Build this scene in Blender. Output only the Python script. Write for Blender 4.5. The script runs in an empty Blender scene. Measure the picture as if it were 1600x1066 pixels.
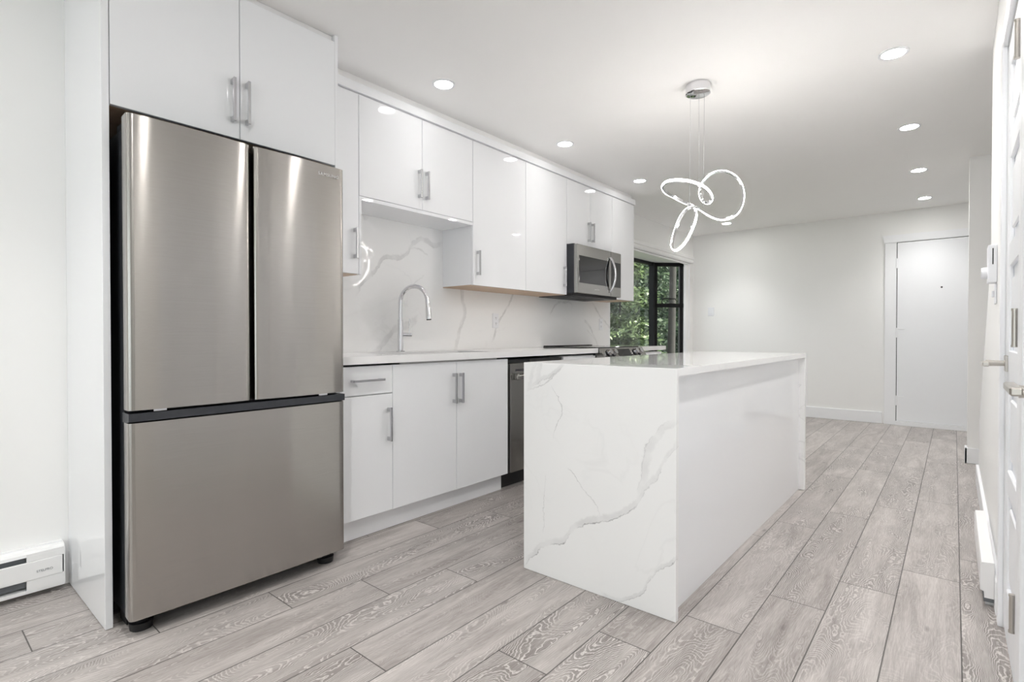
import bpy, bmesh, math, random
import numpy as np
from mathutils import Vector, Matrix

random.seed(7)
SC = bpy.context.scene
COL = SC.collection
R = math.radians

# ------------------------------------------------------------------ camera
FPX = 824.0
cam_d = bpy.data.cameras.new('camera')
cam_d.sensor_width = 36.0
cam_d.lens = 36.0 * FPX / 1600.0
cam_d.clip_start = 0.02
cam_d.clip_end = 200
cam = bpy.data.objects.new('camera', cam_d)
COL.objects.link(cam)
cam.location = (0, 0, 1.03)
cam.rotation_euler = (R(90) - math.atan(8.5 / FPX), 0, R(39.98))
SC.camera = cam

# ------------------------------------------------------------------ world, sun, exposure
W = bpy.data.worlds.new('World')
SC.world = W
W.use_nodes = True
wn = W.node_tree
wn.nodes['Background'].inputs['Color'].default_value = (0.94, 0.97, 1.0, 1)
wn.nodes['Background'].inputs['Strength'].default_value = 0.48

sun_d = bpy.data.lights.new('sun', 'SUN')
sun_d.energy = 5.0
sun_d.angle = R(1.0)
sun_d.color = (1.0, 0.95, 0.82)
sun = bpy.data.objects.new('sun', sun_d)
COL.objects.link(sun)
sun.rotation_euler = Vector((-0.62, -0.18, -0.75)).to_track_quat('-Z', 'Y').to_euler()

SC.view_settings.view_transform = 'Standard'
SC.view_settings.look = 'None'
SC.view_settings.gamma = 1.0
SC.view_settings.use_curve_mapping = False
SC.view_settings.exposure = 2.36
SC.cycles.use_denoising = True
SC.cycles.max_bounces = 12
SC.cycles.diffuse_bounces = 9
SC.cycles.glossy_bounces = 5
SC.cycles.transmission_bounces = 6
SC.cycles.transparent_max_bounces = 12
SC.cycles.sample_clamp_indirect = 6.0
SC.cycles.caustics_reflective = False
SC.cycles.caustics_refractive = False

POT_STRENGTH = 24.0
POT_BEAM_W = 11.0
POT_DIM_W = 1.0      # row over the counter, turned down to keep bright scallops off the cabinets
PENDANT_STRENGTH = 16.5
CEIL = 2.46

# ------------------------------------------------------------------ material helpers
def new_mat(name):
    m = bpy.data.materials.new(name)
    m.use_nodes = True
    nt = m.node_tree
    return m, nt, nt.nodes['Principled BSDF']

def nd(nt, typ, **kw):
    n = nt.nodes.new(typ)
    for k, v in kw.items():
        setattr(n, k, v)
    return n

def val(nt, sock, v):
    if isinstance(v, (int, float)):
        sock.default_value = v
    else:
        nt.links.new(v, sock)

def mth(nt, op, a, b=None, c=None, clamp=False):
    n = nd(nt, 'ShaderNodeMath', operation=op)
    n.use_clamp = clamp
    val(nt, n.inputs[0], a)
    if b is not None: val(nt, n.inputs[1], b)
    if c is not None: val(nt, n.inputs[2], c)
    return n.outputs[0]

def simple(name, col, rough=0.5, metal=0.0, spec=0.5, coat=0.0, var=0.012, scale=30.0):
    """Procedural paint / plastic / metal with a slight mottling of colour and gloss."""
    m, nt, b = new_mat(name)
    geo = nd(nt, 'ShaderNodeNewGeometry')
    no = nd(nt, 'ShaderNodeTexNoise')
    no.inputs['Scale'].default_value = scale
    no.inputs['Detail'].default_value = 3
    nt.links.new(geo.outputs['Position'], no.inputs['Vector'])
    mx = nd(nt, 'ShaderNodeMix', data_type='RGBA')
    mx.inputs[6].default_value = tuple(max(0, c * (1 - var)) for c in col) + (1,)
    mx.inputs[7].default_value = tuple(min(1, c * (1 + var)) for c in col) + (1,)
    nt.links.new(no.outputs['Fac'], mx.inputs[0])
    nt.links.new(mx.outputs[2], b.inputs['Base Color'])
    b.inputs['Roughness'].default_value = rough
    b.inputs['Metallic'].default_value = metal
    b.inputs['Specular IOR Level'].default_value = spec
    b.inputs['Coat Weight'].default_value = coat
    b.inputs['Coat Roughness'].default_value = 0.03
    return m

def painted_wall(name, col):
    m = simple(name, col, rough=0.62, spec=0.25, var=0.008, scale=4.0)
    nt = m.node_tree
    b = nt.nodes['Principled BSDF']
    geo = nd(nt, 'ShaderNodeNewGeometry')
    no = nd(nt, 'ShaderNodeTexNoise')
    no.inputs['Scale'].default_value = 260
    nt.links.new(geo.outputs['Position'], no.inputs['Vector'])
    bp = nd(nt, 'ShaderNodeBump')
    bp.inputs['Strength'].default_value = 0.03
    bp.inputs['Distance'].default_value = 0.002
    nt.links.new(no.outputs['Fac'], bp.inputs['Height'])
    nt.links.new(bp.outputs['Normal'], b.inputs['Normal'])
    return m

def brushed(name, col, rough, axis='Y', aniso=0.7):
    """Brushed steel, hairlines along the given world axis."""
    m, nt, b = new_mat(name)
    geo = nd(nt, 'ShaderNodeNewGeometry')
    mp = nd(nt, 'ShaderNodeMapping')
    s = {'X': (2, 600, 600), 'Y': (600, 2, 600), 'Z': (600, 600, 2)}[axis]
    mp.inputs['Scale'].default_value = s
    nt.links.new(geo.outputs['Position'], mp.inputs['Vector'])
    no = nd(nt, 'ShaderNodeTexNoise')
    no.inputs['Scale'].default_value = 1.0
    no.inputs['Detail'].default_value = 2
    nt.links.new(mp.outputs['Vector'], no.inputs['Vector'])
    mx = nd(nt, 'ShaderNodeMix', data_type='RGBA')
    mx.inputs[6].default_value = tuple(c * 0.93 for c in col) + (1,)
    mx.inputs[7].default_value = tuple(min(1, c * 1.07) for c in col) + (1,)
    nt.links.new(no.outputs['Fac'], mx.inputs[0])
    nt.links.new(mx.outputs[2], b.inputs['Base Color'])
    b.inputs['Metallic'].default_value = 1.0
    b.inputs['Roughness'].default_value = rough
    b.inputs['Anisotropic'].default_value = aniso
    cb = nd(nt, 'ShaderNodeCombineXYZ')
    for i, a in enumerate('XYZ'):
        cb.inputs[i].default_value = 1.0 if a == 'Z' else 0.0
    nt.links.new(cb.outputs[0], b.inputs['Tangent'])
    return m

def emit(name, col, strength):
    m, nt, b = new_mat(name)
    b.inputs['Base Color'].default_value = (0.8, 0.8, 0.8, 1)
    b.inputs['Emission Color'].default_value = col + (1,)
    b.inputs['Emission Strength'].default_value = strength
    return m

def glass_mat(name, tint=(0.93, 0.96, 0.95)):
    m = bpy.data.materials.new(name)
    m.use_nodes = True
    nt = m.node_tree
    nt.nodes.clear()
    out = nd(nt, 'ShaderNodeOutputMaterial')
    tr = nd(nt, 'ShaderNodeBsdfTransparent')
    tr.inputs['Color'].default_value = tint + (1,)
    gl = nd(nt, 'ShaderNodeBsdfGlossy')
    gl.inputs['Roughness'].default_value = 0.0
    fr = nd(nt, 'ShaderNodeFresnel')
    fr.inputs['IOR'].default_value = 1.45
    mx = nd(nt, 'ShaderNodeMixShader')
    geo = nd(nt, 'ShaderNodeNewGeometry')
    nt.links.new(mth(nt, 'MULTIPLY', fr.outputs[0], mth(nt, 'SUBTRACT', 1.0, geo.outputs['Backfacing'])), mx.inputs[0])
    nt.links.new(tr.outputs[0], mx.inputs[1])
    nt.links.new(gl.outputs[0], mx.inputs[2])
    nt.links.new(mx.outputs[0], out.inputs['Surface'])
    return m

def quartz(name, veins, uaxis, u0, ulen, v0, vlen, base=(0.88, 0.88, 0.88), faint=0.35, spec=0.34):
    """White quartz; each vein is (along, [(t, s)...], width, strength) in slab coordinates 0..1."""
    m, nt, b = new_mat(name)
    geo = nd(nt, 'ShaderNodeNewGeometry')
    # break the veins up with two scales of noise
    n1 = nd(nt, 'ShaderNodeTexNoise'); n1.inputs['Scale'].default_value = 9; n1.inputs['Detail'].default_value = 6
    n1.inputs['Roughness'].default_value = 0.65
    nt.links.new(geo.outputs['Position'], n1.inputs['Vector'])
    sb = nd(nt, 'ShaderNodeVectorMath', operation='SUBTRACT'); sb.inputs[1].default_value = (0.5, 0.5, 0.5)
    nt.links.new(n1.outputs['Color'], sb.inputs[0])
    sc = nd(nt, 'ShaderNodeVectorMath', operation='SCALE'); sc.inputs['Scale'].default_value = 0.055
    nt.links.new(sb.outputs[0], sc.inputs[0])
    ad = nd(nt, 'ShaderNodeVectorMath', operation='ADD')
    nf = nd(nt, 'ShaderNodeTexNoise'); nf.inputs['Scale'].default_value = 55; nf.inputs['Detail'].default_value = 3
    nt.links.new(geo.outputs['Position'], nf.inputs['Vector'])
    sb2 = nd(nt, 'ShaderNodeVectorMath', operation='SUBTRACT'); sb2.inputs[1].default_value = (0.5, 0.5, 0.5)
    nt.links.new(nf.outputs['Color'], sb2.inputs[0])
    sc2 = nd(nt, 'ShaderNodeVectorMath', operation='SCALE'); sc2.inputs['Scale'].default_value = 0.016
    nt.links.new(sb2.outputs[0], sc2.inputs[0])
    ad0 = nd(nt, 'ShaderNodeVectorMath', operation='ADD')
    nt.links.new(sc2.outputs[0], ad0.inputs[0]); nt.links.new(sc.outputs[0], ad0.inputs[1])
    nt.links.new(geo.outputs['Position'], ad.inputs[0]); nt.links.new(ad0.outputs[0], ad.inputs[1])
    sp = nd(nt, 'ShaderNodeSeparateXYZ'); nt.links.new(ad.outputs[0], sp.inputs[0])
    u = mth(nt, 'DIVIDE', mth(nt, 'SUBTRACT', sp.outputs['XYZ'.index(uaxis)], u0), ulen)
    v = mth(nt, 'DIVIDE', mth(nt, 'SUBTRACT', sp.outputs[2], v0), vlen)
    n2 = nd(nt, 'ShaderNodeTexNoise'); n2.inputs['Scale'].default_value = 14; n2.inputs['Detail'].default_value = 4
    nt.links.new(geo.outputs['Position'], n2.inputs['Vector'])
    patch = nd(nt, 'ShaderNodeMapRange'); patch.inputs['From Min'].default_value = 0.35; patch.inputs['From Max'].default_value = 0.62
    nt.links.new(n2.outputs['Fac'], patch.inputs['Value'])
    total = None
    for along, pts, width, strength, edge in veins:
        t, s = (u, v) if along == 'u' else (v, u)
        slen = vlen if along == 'u' else ulen
        tlen = ulen if along == 'u' else vlen
        if along == 'v':
            pts = [(q, p) for p, q in pts]
        pts = sorted(pts)
        t0, t1 = pts[0][0], pts[-1][0]
        smin = min(p[1] for p in pts); smax = max(p[1] for p in pts)
        sr = max(smax - smin, 1e-3)
        tn = mth(nt, 'DIVIDE', mth(nt, 'SUBTRACT', t, t0), t1 - t0)
        fc = nd(nt, 'ShaderNodeFloatCurve')
        cv = fc.mapping.curves[0]
        norm = [((p - t0) / (t1 - t0), (q - smin) / sr) for p, q in pts]
        cv.points[0].location = norm[0]
        cv.points[1].location = norm[-1]
        for q in norm[1:-1]:
            cv.points.new(*q)
        for p in cv.points:
            p.handle_type = 'AUTO_CLAMPED'
        fc.mapping.update()
        nt.links.new(tn, fc.inputs['Value'])
        f = mth(nt, 'MULTIPLY_ADD', fc.outputs[0], sr, smin)
        d = mth(nt, 'MULTIPLY', mth(nt, 'SUBTRACT', s, f), slen)
        # slope correction so that steep stretches keep their width
        slope = (sr * slen) / ((t1 - t0) * tlen)
        d = mth(nt, 'MULTIPLY', d, 1 / math.sqrt(1 + min(slope, 3) ** 2))
        ab = mth(nt, 'ABSOLUTE', d)
        fill = nd(nt, 'ShaderNodeMapRange', interpolation_type='SMOOTHSTEP')
        fill.inputs['From Min'].default_value = width; fill.inputs['From Max'].default_value = width * 0.45
        nt.links.new(ab, fill.inputs['Value'])
        # taper out at both ends
        ends = mth(nt, 'MULTIPLY', mth(nt, 'MULTIPLY', tn, 14.0, clamp=True),
                   mth(nt, 'MULTIPLY', mth(nt, 'SUBTRACT', 1.0, tn), 14.0, clamp=True))
        k = mth(nt, 'MULTIPLY', mth(nt, 'MULTIPLY', fill.outputs[0], strength), mth(nt, 'MULTIPLY_ADD', patch.outputs[0], 0.75, 0.35))
        if edge > 0:
            e = nd(nt, 'ShaderNodeMapRange')
            e.inputs['From Min'].default_value = 0.0022; e.inputs['From Max'].default_value = 0.0005
            nt.links.new(mth(nt, 'ABSOLUTE', mth(nt, 'ADD', d, width * 0.62)), e.inputs['Value'])
            k = mth(nt, 'ADD', k, mth(nt, 'MULTIPLY', mth(nt, 'MULTIPLY', e.outputs[0], patch.outputs[0]), edge))
        k = mth(nt, 'MULTIPLY', k, ends)
        total = k if total is None else mth(nt, 'MAXIMUM', total, k)
    # faint clouding everywhere
    n3 = nd(nt, 'ShaderNodeTexNoise'); n3.inputs['Scale'].default_value = 2.4; n3.inputs['Detail'].default_value = 5
    n3.inputs['Distortion'].default_value = 1.2
    nt.links.new(geo.outputs['Position'], n3.inputs['Vector'])
    fv = nd(nt, 'ShaderNodeMapRange')
    fv.inputs['From Min'].default_value = 0.018; fv.inputs['From Max'].default_value = 0.0
    nt.links.new(mth(nt, 'ABSOLUTE', mth(nt, 'SUBTRACT', n3.outputs['Fac'], 0.52)), fv.inputs['Value'])
    fmask = nd(nt, 'ShaderNodeMapRange'); fmask.inputs['From Min'].default_value = 0.5; fmask.inputs['From Max'].default_value = 0.7
    n4 = nd(nt, 'ShaderNodeTexNoise'); n4.inputs['Scale'].default_value = 1.6
    nt.links.new(geo.outputs['Position'], n4.inputs['Vector']); nt.links.new(n4.outputs['Fac'], fmask.inputs['Value'])
    fa = mth(nt, 'MULTIPLY', mth(nt, 'MULTIPLY', fv.outputs[0], fmask.outputs[0]), faint)
    total = fa if total is None else mth(nt, 'MAXIMUM', total, fa)
    mx = nd(nt, 'ShaderNodeMix', data_type='RGBA')
    mx.inputs[6].default_value = base + (1,)
    mx.inputs[7].default_value = (0.33, 0.33, 0.335, 1)
    nt.links.new(mth(nt, 'MINIMUM', total, 0.9), mx.inputs[0])
    nt.links.new(mx.outputs[2], b.inputs['Base Color'])
    b.inputs['Roughness'].default_value = 0.035
    b.inputs['Specular IOR Level'].default_value = spec
    return m

def floor_mat():
    m, nt, b = new_mat('oak_planks')
    at = nd(nt, 'ShaderNodeAttribute', attribute_name='plank')      # per-plank random rgb
    rs = nd(nt, 'ShaderNodeSeparateColor'); nt.links.new(at.outputs['Color'], rs.inputs[0])
    r1, r2, r3 = rs.outputs[0], rs.outputs[1], rs.outputs[2]
    uv = nd(nt, 'ShaderNodeUVMap', uv_map='plank_uv')
    sp = nd(nt, 'ShaderNodeSeparateXYZ'); nt.links.new(uv.outputs[0], sp.inputs[0])
    u, v = sp.outputs[0], sp.outputs[1]
    PW = 0.1933; PL = 1.29
    def vec(a, b2, c):
        n = nd(nt, 'ShaderNodeCombineXYZ')
        for i, q in enumerate((a, b2, c)): val(nt, n.inputs[i], q)
        return n.outputs[0]
    def noise(vector, scale, detail=2, rough=0.5, dist=0.0):
        n = nd(nt, 'ShaderNodeTexNoise')
        n.inputs['Scale'].default_value = scale; n.inputs['Detail'].default_value = detail
        n.inputs['Roughness'].default_value = rough; n.inputs['Distortion'].default_value = dist
        nt.links.new(vector, n.inputs['Vector'])
        return n.outputs['Fac']
    z = mth(nt, 'MULTIPLY', r1, 60.0)
    z2 = mth(nt, 'MULTIPLY', r2, 40.0)
    # growth-ring field: stretched along the plank
    ring_v = vec(mth(nt, 'ADD', mth(nt, 'MULTIPLY', u, 7.0), z2), mth(nt, 'MULTIPLY', v, 1.7), z)
    field = noise(ring_v, 1.0, detail=1.0, rough=0.35, dist=0.25)
    wob = noise(vec(mth(nt, 'MULTIPLY', u, 42.0), mth(nt, 'MULTIPLY', v, 26.0), z), 1.0, detail=2, rough=0.55)
    fld = mth(nt, 'ADD', field, mth(nt, 'MULTIPLY', mth(nt, 'SUBTRACT', wob, 0.5), 0.035))
    rings = mth(nt, 'MULTIPLY', fld, 66.0)
    saw = mth(nt, 'FRACT', rings)
    light = nd(nt, 'ShaderNodeMapRange', interpolation_type='SMOOTHSTEP')
    light.inputs['From Min'].default_value = 0.50; light.inputs['From Max'].default_value = 0.95
    nt.links.new(saw, light.inputs['Value'])
    fall = nd(nt, 'ShaderNodeMapRange'); fall.inputs['From Min'].default_value = 1.0; fall.inputs['From Max'].default_value = 0.93
    nt.links.new(saw, fall.inputs['Value'])
    line = mth(nt, 'MULTIPLY', light.outputs[0], fall.outputs[0])
    # where the rings show strongly (patchy, and differing from plank to plank)
    pat = noise(vec(mth(nt, 'MULTIPLY', u, 9.0), mth(nt, 'MULTIPLY', v, 2.6), mth(nt, 'ADD', z, 7.0)), 1.0, detail=2)
    pm = nd(nt, 'ShaderNodeMapRange'); pm.inputs['From Min'].default_value = 0.30; pm.inputs['From Max'].default_value = 0.58
    nt.links.new(pat, pm.inputs['Value'])
    grain_amt = mth(nt, 'MULTIPLY', pm.outputs[0], mth(nt, 'MULTIPLY_ADD', r3, 0.95, 0.15))
    # fine pores and fibres
    fib = noise(vec(mth(nt, 'MULTIPLY', u, 330.0), mth(nt, 'MULTIPLY', v, 16.0), z), 1.0, detail=3, rough=0.6)
    # smoky blotches and the odd knot
    blot = noise(vec(mth(nt, 'MULTIPLY', u, 15.0), mth(nt, 'MULTIPLY', v, 1.9), mth(nt, 'ADD', z, 21.0)), 1.0, detail=4, rough=0.6, dist=0.8)
    kn = nd(nt, 'ShaderNodeTexVoronoi'); kn.inputs['Scale'].default_value = 1.0
    nt.links.new(vec(mth(nt, 'MULTIPLY', u, 7.0), mth(nt, 'MULTIPLY', v, 2.6), z), kn.inputs['Vector'])
    knot = nd(nt, 'ShaderNodeMapRange'); knot.inputs['From Min'].default_value = 0.085; knot.inputs['From Max'].default_value = 0.02
    nt.links.new(kn.outputs['Distance'], knot.inputs['Value'])
    # colour
    base = nd(nt, 'ShaderNodeMix', data_type='RGBA')
    base.inputs[6].default_value = (0.215, 0.188, 0.173, 1)
    base.inputs[7].default_value = (0.60, 0.56, 0.533, 1)
    tone = mth(nt, 'ADD', mth(nt, 'MULTIPLY_ADD', r2, 0.42, 0.16), mth(nt, 'MULTIPLY', mth(nt, 'SUBTRACT', blot, 0.40), 2.0), clamp=True)
    nt.links.new(tone, base.inputs[0])
    def mixc(fac, a, col, typ='MIX'):
        n = nd(nt, 'ShaderNodeMix', data_type='RGBA', blend_type=typ)
        val(nt, n.inputs[0], fac); nt.links.new(a, n.inputs[6]); n.inputs[7].default_value = col + (1,)
        return n.outputs[2]
    c = mixc(mth(nt, 'MULTIPLY', mth(nt, 'MULTIPLY', mth(nt, 'SUBTRACT', 1.0, line), grain_amt), 0.80), base.outputs[2], (0.150, 0.131, 0.122))
    c = mixc(mth(nt, 'MULTIPLY', mth(nt, 'MULTIPLY', line, grain_amt), 0.85), c, (0.74, 0.705, 0.68))
    fm = nd(nt, 'ShaderNodeMapRange'); fm.inputs['From Min'].default_value = 0.35; fm.inputs['From Max'].default_value = 0.75
    nt.links.new(fib, fm.inputs['Value'])
    c = mixc(mth(nt, 'MULTIPLY', fm.outputs[0], 0.34), c, (0.66, 0.63, 0.61))
    c = mixc(mth(nt, 'MULTIPLY', mth(nt, 'SUBTRACT', 1.0, fm.outputs[0]), 0.28), c, (0.20, 0.175, 0.165))
    c = mixc(mth(nt, 'MULTIPLY', knot.outputs[0], 0.7), c, (0.15, 0.132, 0.125))
    # seams: dark bevel at the plank edges
    du = mth(nt, 'MINIMUM', u, mth(nt, 'SUBTRACT', PW, u))
    dv = mth(nt, 'MINIMUM', v, mth(nt, 'SUBTRACT', PL, v))
    dm = mth(nt, 'MINIMUM', du, dv)
    seam = nd(nt, 'ShaderNodeMapRange'); seam.inputs['From Min'].default_value = 0.0026; seam.inputs['From Max'].default_value = 0.0013
    nt.links.new(dm, seam.inputs['Value'])
    c = mixc(mth(nt, 'MULTIPLY', seam.outputs[0], 0.88), c, (0.05, 0.045, 0.042))
    nt.links.new(c, b.inputs['Base Color'])
    b.inputs['Roughness'].default_value = 0.40
    b.inputs['Specular IOR Level'].default_value = 0.38
    bp = nd(nt, 'ShaderNodeBump'); bp.inputs['Strength'].default_value = 0.25; bp.inputs['Distance'].default_value = 0.0012
    h = mth(nt, 'SUBTRACT', mth(nt, 'MULTIPLY', line, mth(nt, 'MULTIPLY', grain_amt, 0.35)), mth(nt, 'MULTIPLY', seam.outputs[0], 1.0))
    nt.links.new(h, bp.inputs['Height']); nt.links.new(bp.outputs['Normal'], b.inputs['Normal'])
    return m

def leaf_mat(name, c0, c1):
    m, nt, b = new_mat(name)
    geo = nd(nt, 'ShaderNodeNewGeometry')
    mx = nd(nt, 'ShaderNodeMix', data_type='RGBA')
    mx.inputs[6].default_value = c0 + (1,); mx.inputs[7].default_value = c1 + (1,)
    nt.links.new(geo.outputs['Random Per Island'], mx.inputs[0])
    nt.links.new(mx.outputs[2], b.inputs['Base Color'])
    b.inputs['Roughness'].default_value = 0.45
    tr = nd(nt, 'ShaderNodeBsdfTranslucent')
    nt.links.new(mx.outputs[2], tr.inputs['Color'])
    ms = nd(nt, 'ShaderNodeMixShader'); ms.inputs[0].default_value = 0.35
    nt.links.new(b.outputs[0], ms.inputs[1]); nt.links.new(tr.outputs[0], ms.inputs[2])
    nt.links.new(ms.outputs[0], nt.nodes['Material Output'].inputs['Surface'])
    return m

def bark_mat(name):
    m, nt, b = new_mat(name)
    geo = nd(nt, 'ShaderNodeNewGeometry')
    mp = nd(nt, 'ShaderNodeMapping'); mp.inputs['Scale'].default_value = (14, 14, 3)
    nt.links.new(geo.outputs['Position'], mp.inputs[0])
    no = nd(nt, 'ShaderNodeTexNoise'); no.inputs['Scale'].default_value = 1.0; no.inputs['Detail'].default_value = 5
    nt.links.new(mp.outputs[0], no.inputs['Vector'])
    mx = nd(nt, 'ShaderNodeMix', data_type='RGBA')
    mx.inputs[6].default_value = (0.006, 0.0055, 0.005, 1); mx.inputs[7].default_value = (0.024, 0.021, 0.019, 1)
    nt.links.new(no.outputs['Fac'], mx.inputs[0]); nt.links.new(mx.outputs[2], b.inputs['Base Color'])
    b.inputs['Roughness'].default_value = 0.9
    return m

def wood_mat(name, a, c):
    m, nt, b = new_mat(name)
    geo = nd(nt, 'ShaderNodeNewGeometry')
    mp = nd(nt, 'ShaderNodeMapping'); mp.inputs['Scale'].default_value = (40, 3, 40)
    nt.links.new(geo.outputs['Position'], mp.inputs[0])
    no = nd(nt, 'ShaderNodeTexNoise'); no.inputs['Detail'].default_value = 4; no.inputs['Scale'].default_value = 1
    nt.links.new(mp.outputs[0], no.inputs['Vector'])
    mx = nd(nt, 'ShaderNodeMix', data_type='RGBA')
    mx.inputs[6].default_value = a + (1,); mx.inputs[7].default_value = c + (1,)
    nt.links.new(no.outputs['Fac'], mx.inputs[0]); nt.links.new(mx.outputs[2], b.inputs['Base Color'])
    b.inputs['Roughness'].default_value = 0.5
    return m

M = {}
M['wall'] = painted_wall('wall_paint', (0.87, 0.87, 0.862))
M['ceiling'] = painted_wall('ceiling_paint', (0.90, 0.895, 0.89))
M['trim'] = simple('trim_paint', (0.87, 0.88, 0.90), rough=0.35, spec=0.4, var=0.006)
M['gloss'] = simple('white_gloss_lacquer', (0.87, 0.88, 0.90), rough=0.02, spec=0.5, var=0.004, scale=3)
M['carcass'] = simple('white_melamine', (0.80, 0.80, 0.805), rough=0.35, var=0.006)
M['gap'] = simple('shadow_gap_board', (0.25, 0.25, 0.25), rough=0.7)
M['dark'] = simple('black_plastic', (0.010, 0.010, 0.011), rough=0.45)
M['charcoal'] = simple('charcoal_metal', (0.040, 0.043, 0.050), rough=0.38, metal=0.3)
M['blackglass'] = simple('black_glass', (0.012, 0.012, 0.013), rough=0.05, spec=0.6)
M['chrome'] = simple('polished_chrome', (0.78, 0.78, 0.80), rough=0.07, metal=1.0, var=0.004)
M['handle'] = simple('satin_chrome', (0.62, 0.62, 0.64), rough=0.16, metal=1.0, var=0.01)
M['nickel'] = simple('satin_nickel', (0.56, 0.53, 0.49), rough=0.28, metal=1.0, var=0.02)
M['fridge'] = brushed('brushed_taupe_steel', (0.415, 0.395, 0.372), 0.17, 'Y', 1.0)
M['steel'] = brushed('brushed_steel', (0.36, 0.352, 0.335), 0.22, 'Y', 0.6)
M['sink'] = simple('sink_steel', (0.55, 0.55, 0.55), rough=0.25, metal=1.0)
M['heater'] = simple('heater_enamel', (0.84, 0.84, 0.84), rough=0.32, var=0.005)
M['heater_dark'] = simple('heater_fins', (0.13, 0.14, 0.15), rough=0.5)
M['plastic'] = simple('white_plastic', (0.82, 0.83, 0.86), rough=0.3, var=0.004)
M['slot'] = simple('dark_slot', (0.03, 0.03, 0.035), rough=0.6)
M['frame'] = simple('black_aluminium', (0.008, 0.008, 0.009), rough=0.5, spec=0.2)
M['glass'] = glass_mat('window_glass')
M['door'] = simple('door_paint', (0.86, 0.875, 0.90), rough=0.38, var=0.006)
M['blind'] = simple('blind_cassette', (0.80, 0.80, 0.795), rough=0.4)
M['wood_under'] = wood_mat('maple_underside', (0.50, 0.36, 0.25), (0.60, 0.45, 0.33))
M['logo'] = simple('logo_silver', (0.80, 0.80, 0.80), rough=0.3, metal=0.2)
M['logo_dark'] = simple('logo_grey', (0.16, 0.17, 0.18), rough=0.5)
M['pot_dim'] = emit('downlight_lens_dimmed', (1.0, 0.98, 0.955), 6.5)
M['pot'] = emit('downlight_lens', (1.0, 0.98, 0.955), POT_STRENGTH)
M['led'] = emit('pendant_silicone', (1.0, 0.955, 0.91), PENDANT_STRENGTH)
M['floor'] = floor_mat()
M['bark'] = bark_mat('bark')
M['leaf_a'] = leaf_mat('leaf_bright', (0.045, 0.075, 0.035), (0.17, 0.22, 0.11))
M['leaf_b'] = leaf_mat('leaf_mid', (0.020, 0.038, 0.024), (0.075, 0.105, 0.062))
M['leaf_c'] = leaf_mat('leaf_dark', (0.012, 0.028, 0.018), (0.06, 0.09, 0.055))
M['soil'] = simple('forest_floor', (0.06, 0.07, 0.04), rough=0.95, var=0.4, scale=3)

ISLAND_V = [
    ('u', [(-0.003, 0.021), (0.102, 0.111), (0.228, 0.179), (0.298, 0.192), (0.357, 0.25), (0.443, 0.3), (0.552, 0.338), (0.657, 0.376), (0.741, 0.424), (0.797, 0.471), (0.837, 0.519), (0.891, 0.565), (0.925, 0.625), (0.961, 0.676), (1.006, 0.729)], 0.015, 0.21, 0.75),
    ('v', [(0.799, 0.468), (0.808, 0.509), (0.817, 0.578), (0.844, 0.661), (0.89, 0.732), (0.95, 0.776), (1.009, 0.806)], 0.020, 0.15, 0.30),
    ('v', [(0.206, 0.907), (0.257, 0.839), (0.287, 0.797), (0.257, 0.737), (0.231, 0.652)], 0.0022, 0.42, 0),
    ('u', [(0.323, 0.532), (0.405, 0.489), (0.47, 0.436), (0.516, 0.407), (0.552, 0.342)], 0.0024, 0.45, 0),
    ('v', [(0.172, 0.483), (0.161, 0.391), (0.157, 0.299), (0.149, 0.203)], 0.002, 0.38, 0),
    ('u', [(0.55, 0.01), (0.624, 0.0), (0.742, 0.035), (0.807, 0.076), (0.854, 0.144), (0.915, 0.211), (0.967, 0.233), (1.008, 0.264)], 0.011, 0.19, 0.55),
    ('u', [(0.018, 0.868), (0.112, 0.923), (0.206, 0.95), (0.271, 0.99), (0.307, 1.013)], 0.010, 0.22, 0.35),
    ('v', [(0.032, 0.88), (0.069, 0.961), (0.10, 1.02)], 0.012, 0.20, 0.0),
    ('v', [(0.100, 0.90), (0.106, 0.929), (0.13, 1.02)], 0.016, 0.16, 0.0),
    ('u', [(0.036, 0.873), (0.165, 0.912), (0.257, 0.967), (0.30, 1.0)], 0.004, 0.35, 0.0),
]
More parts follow.
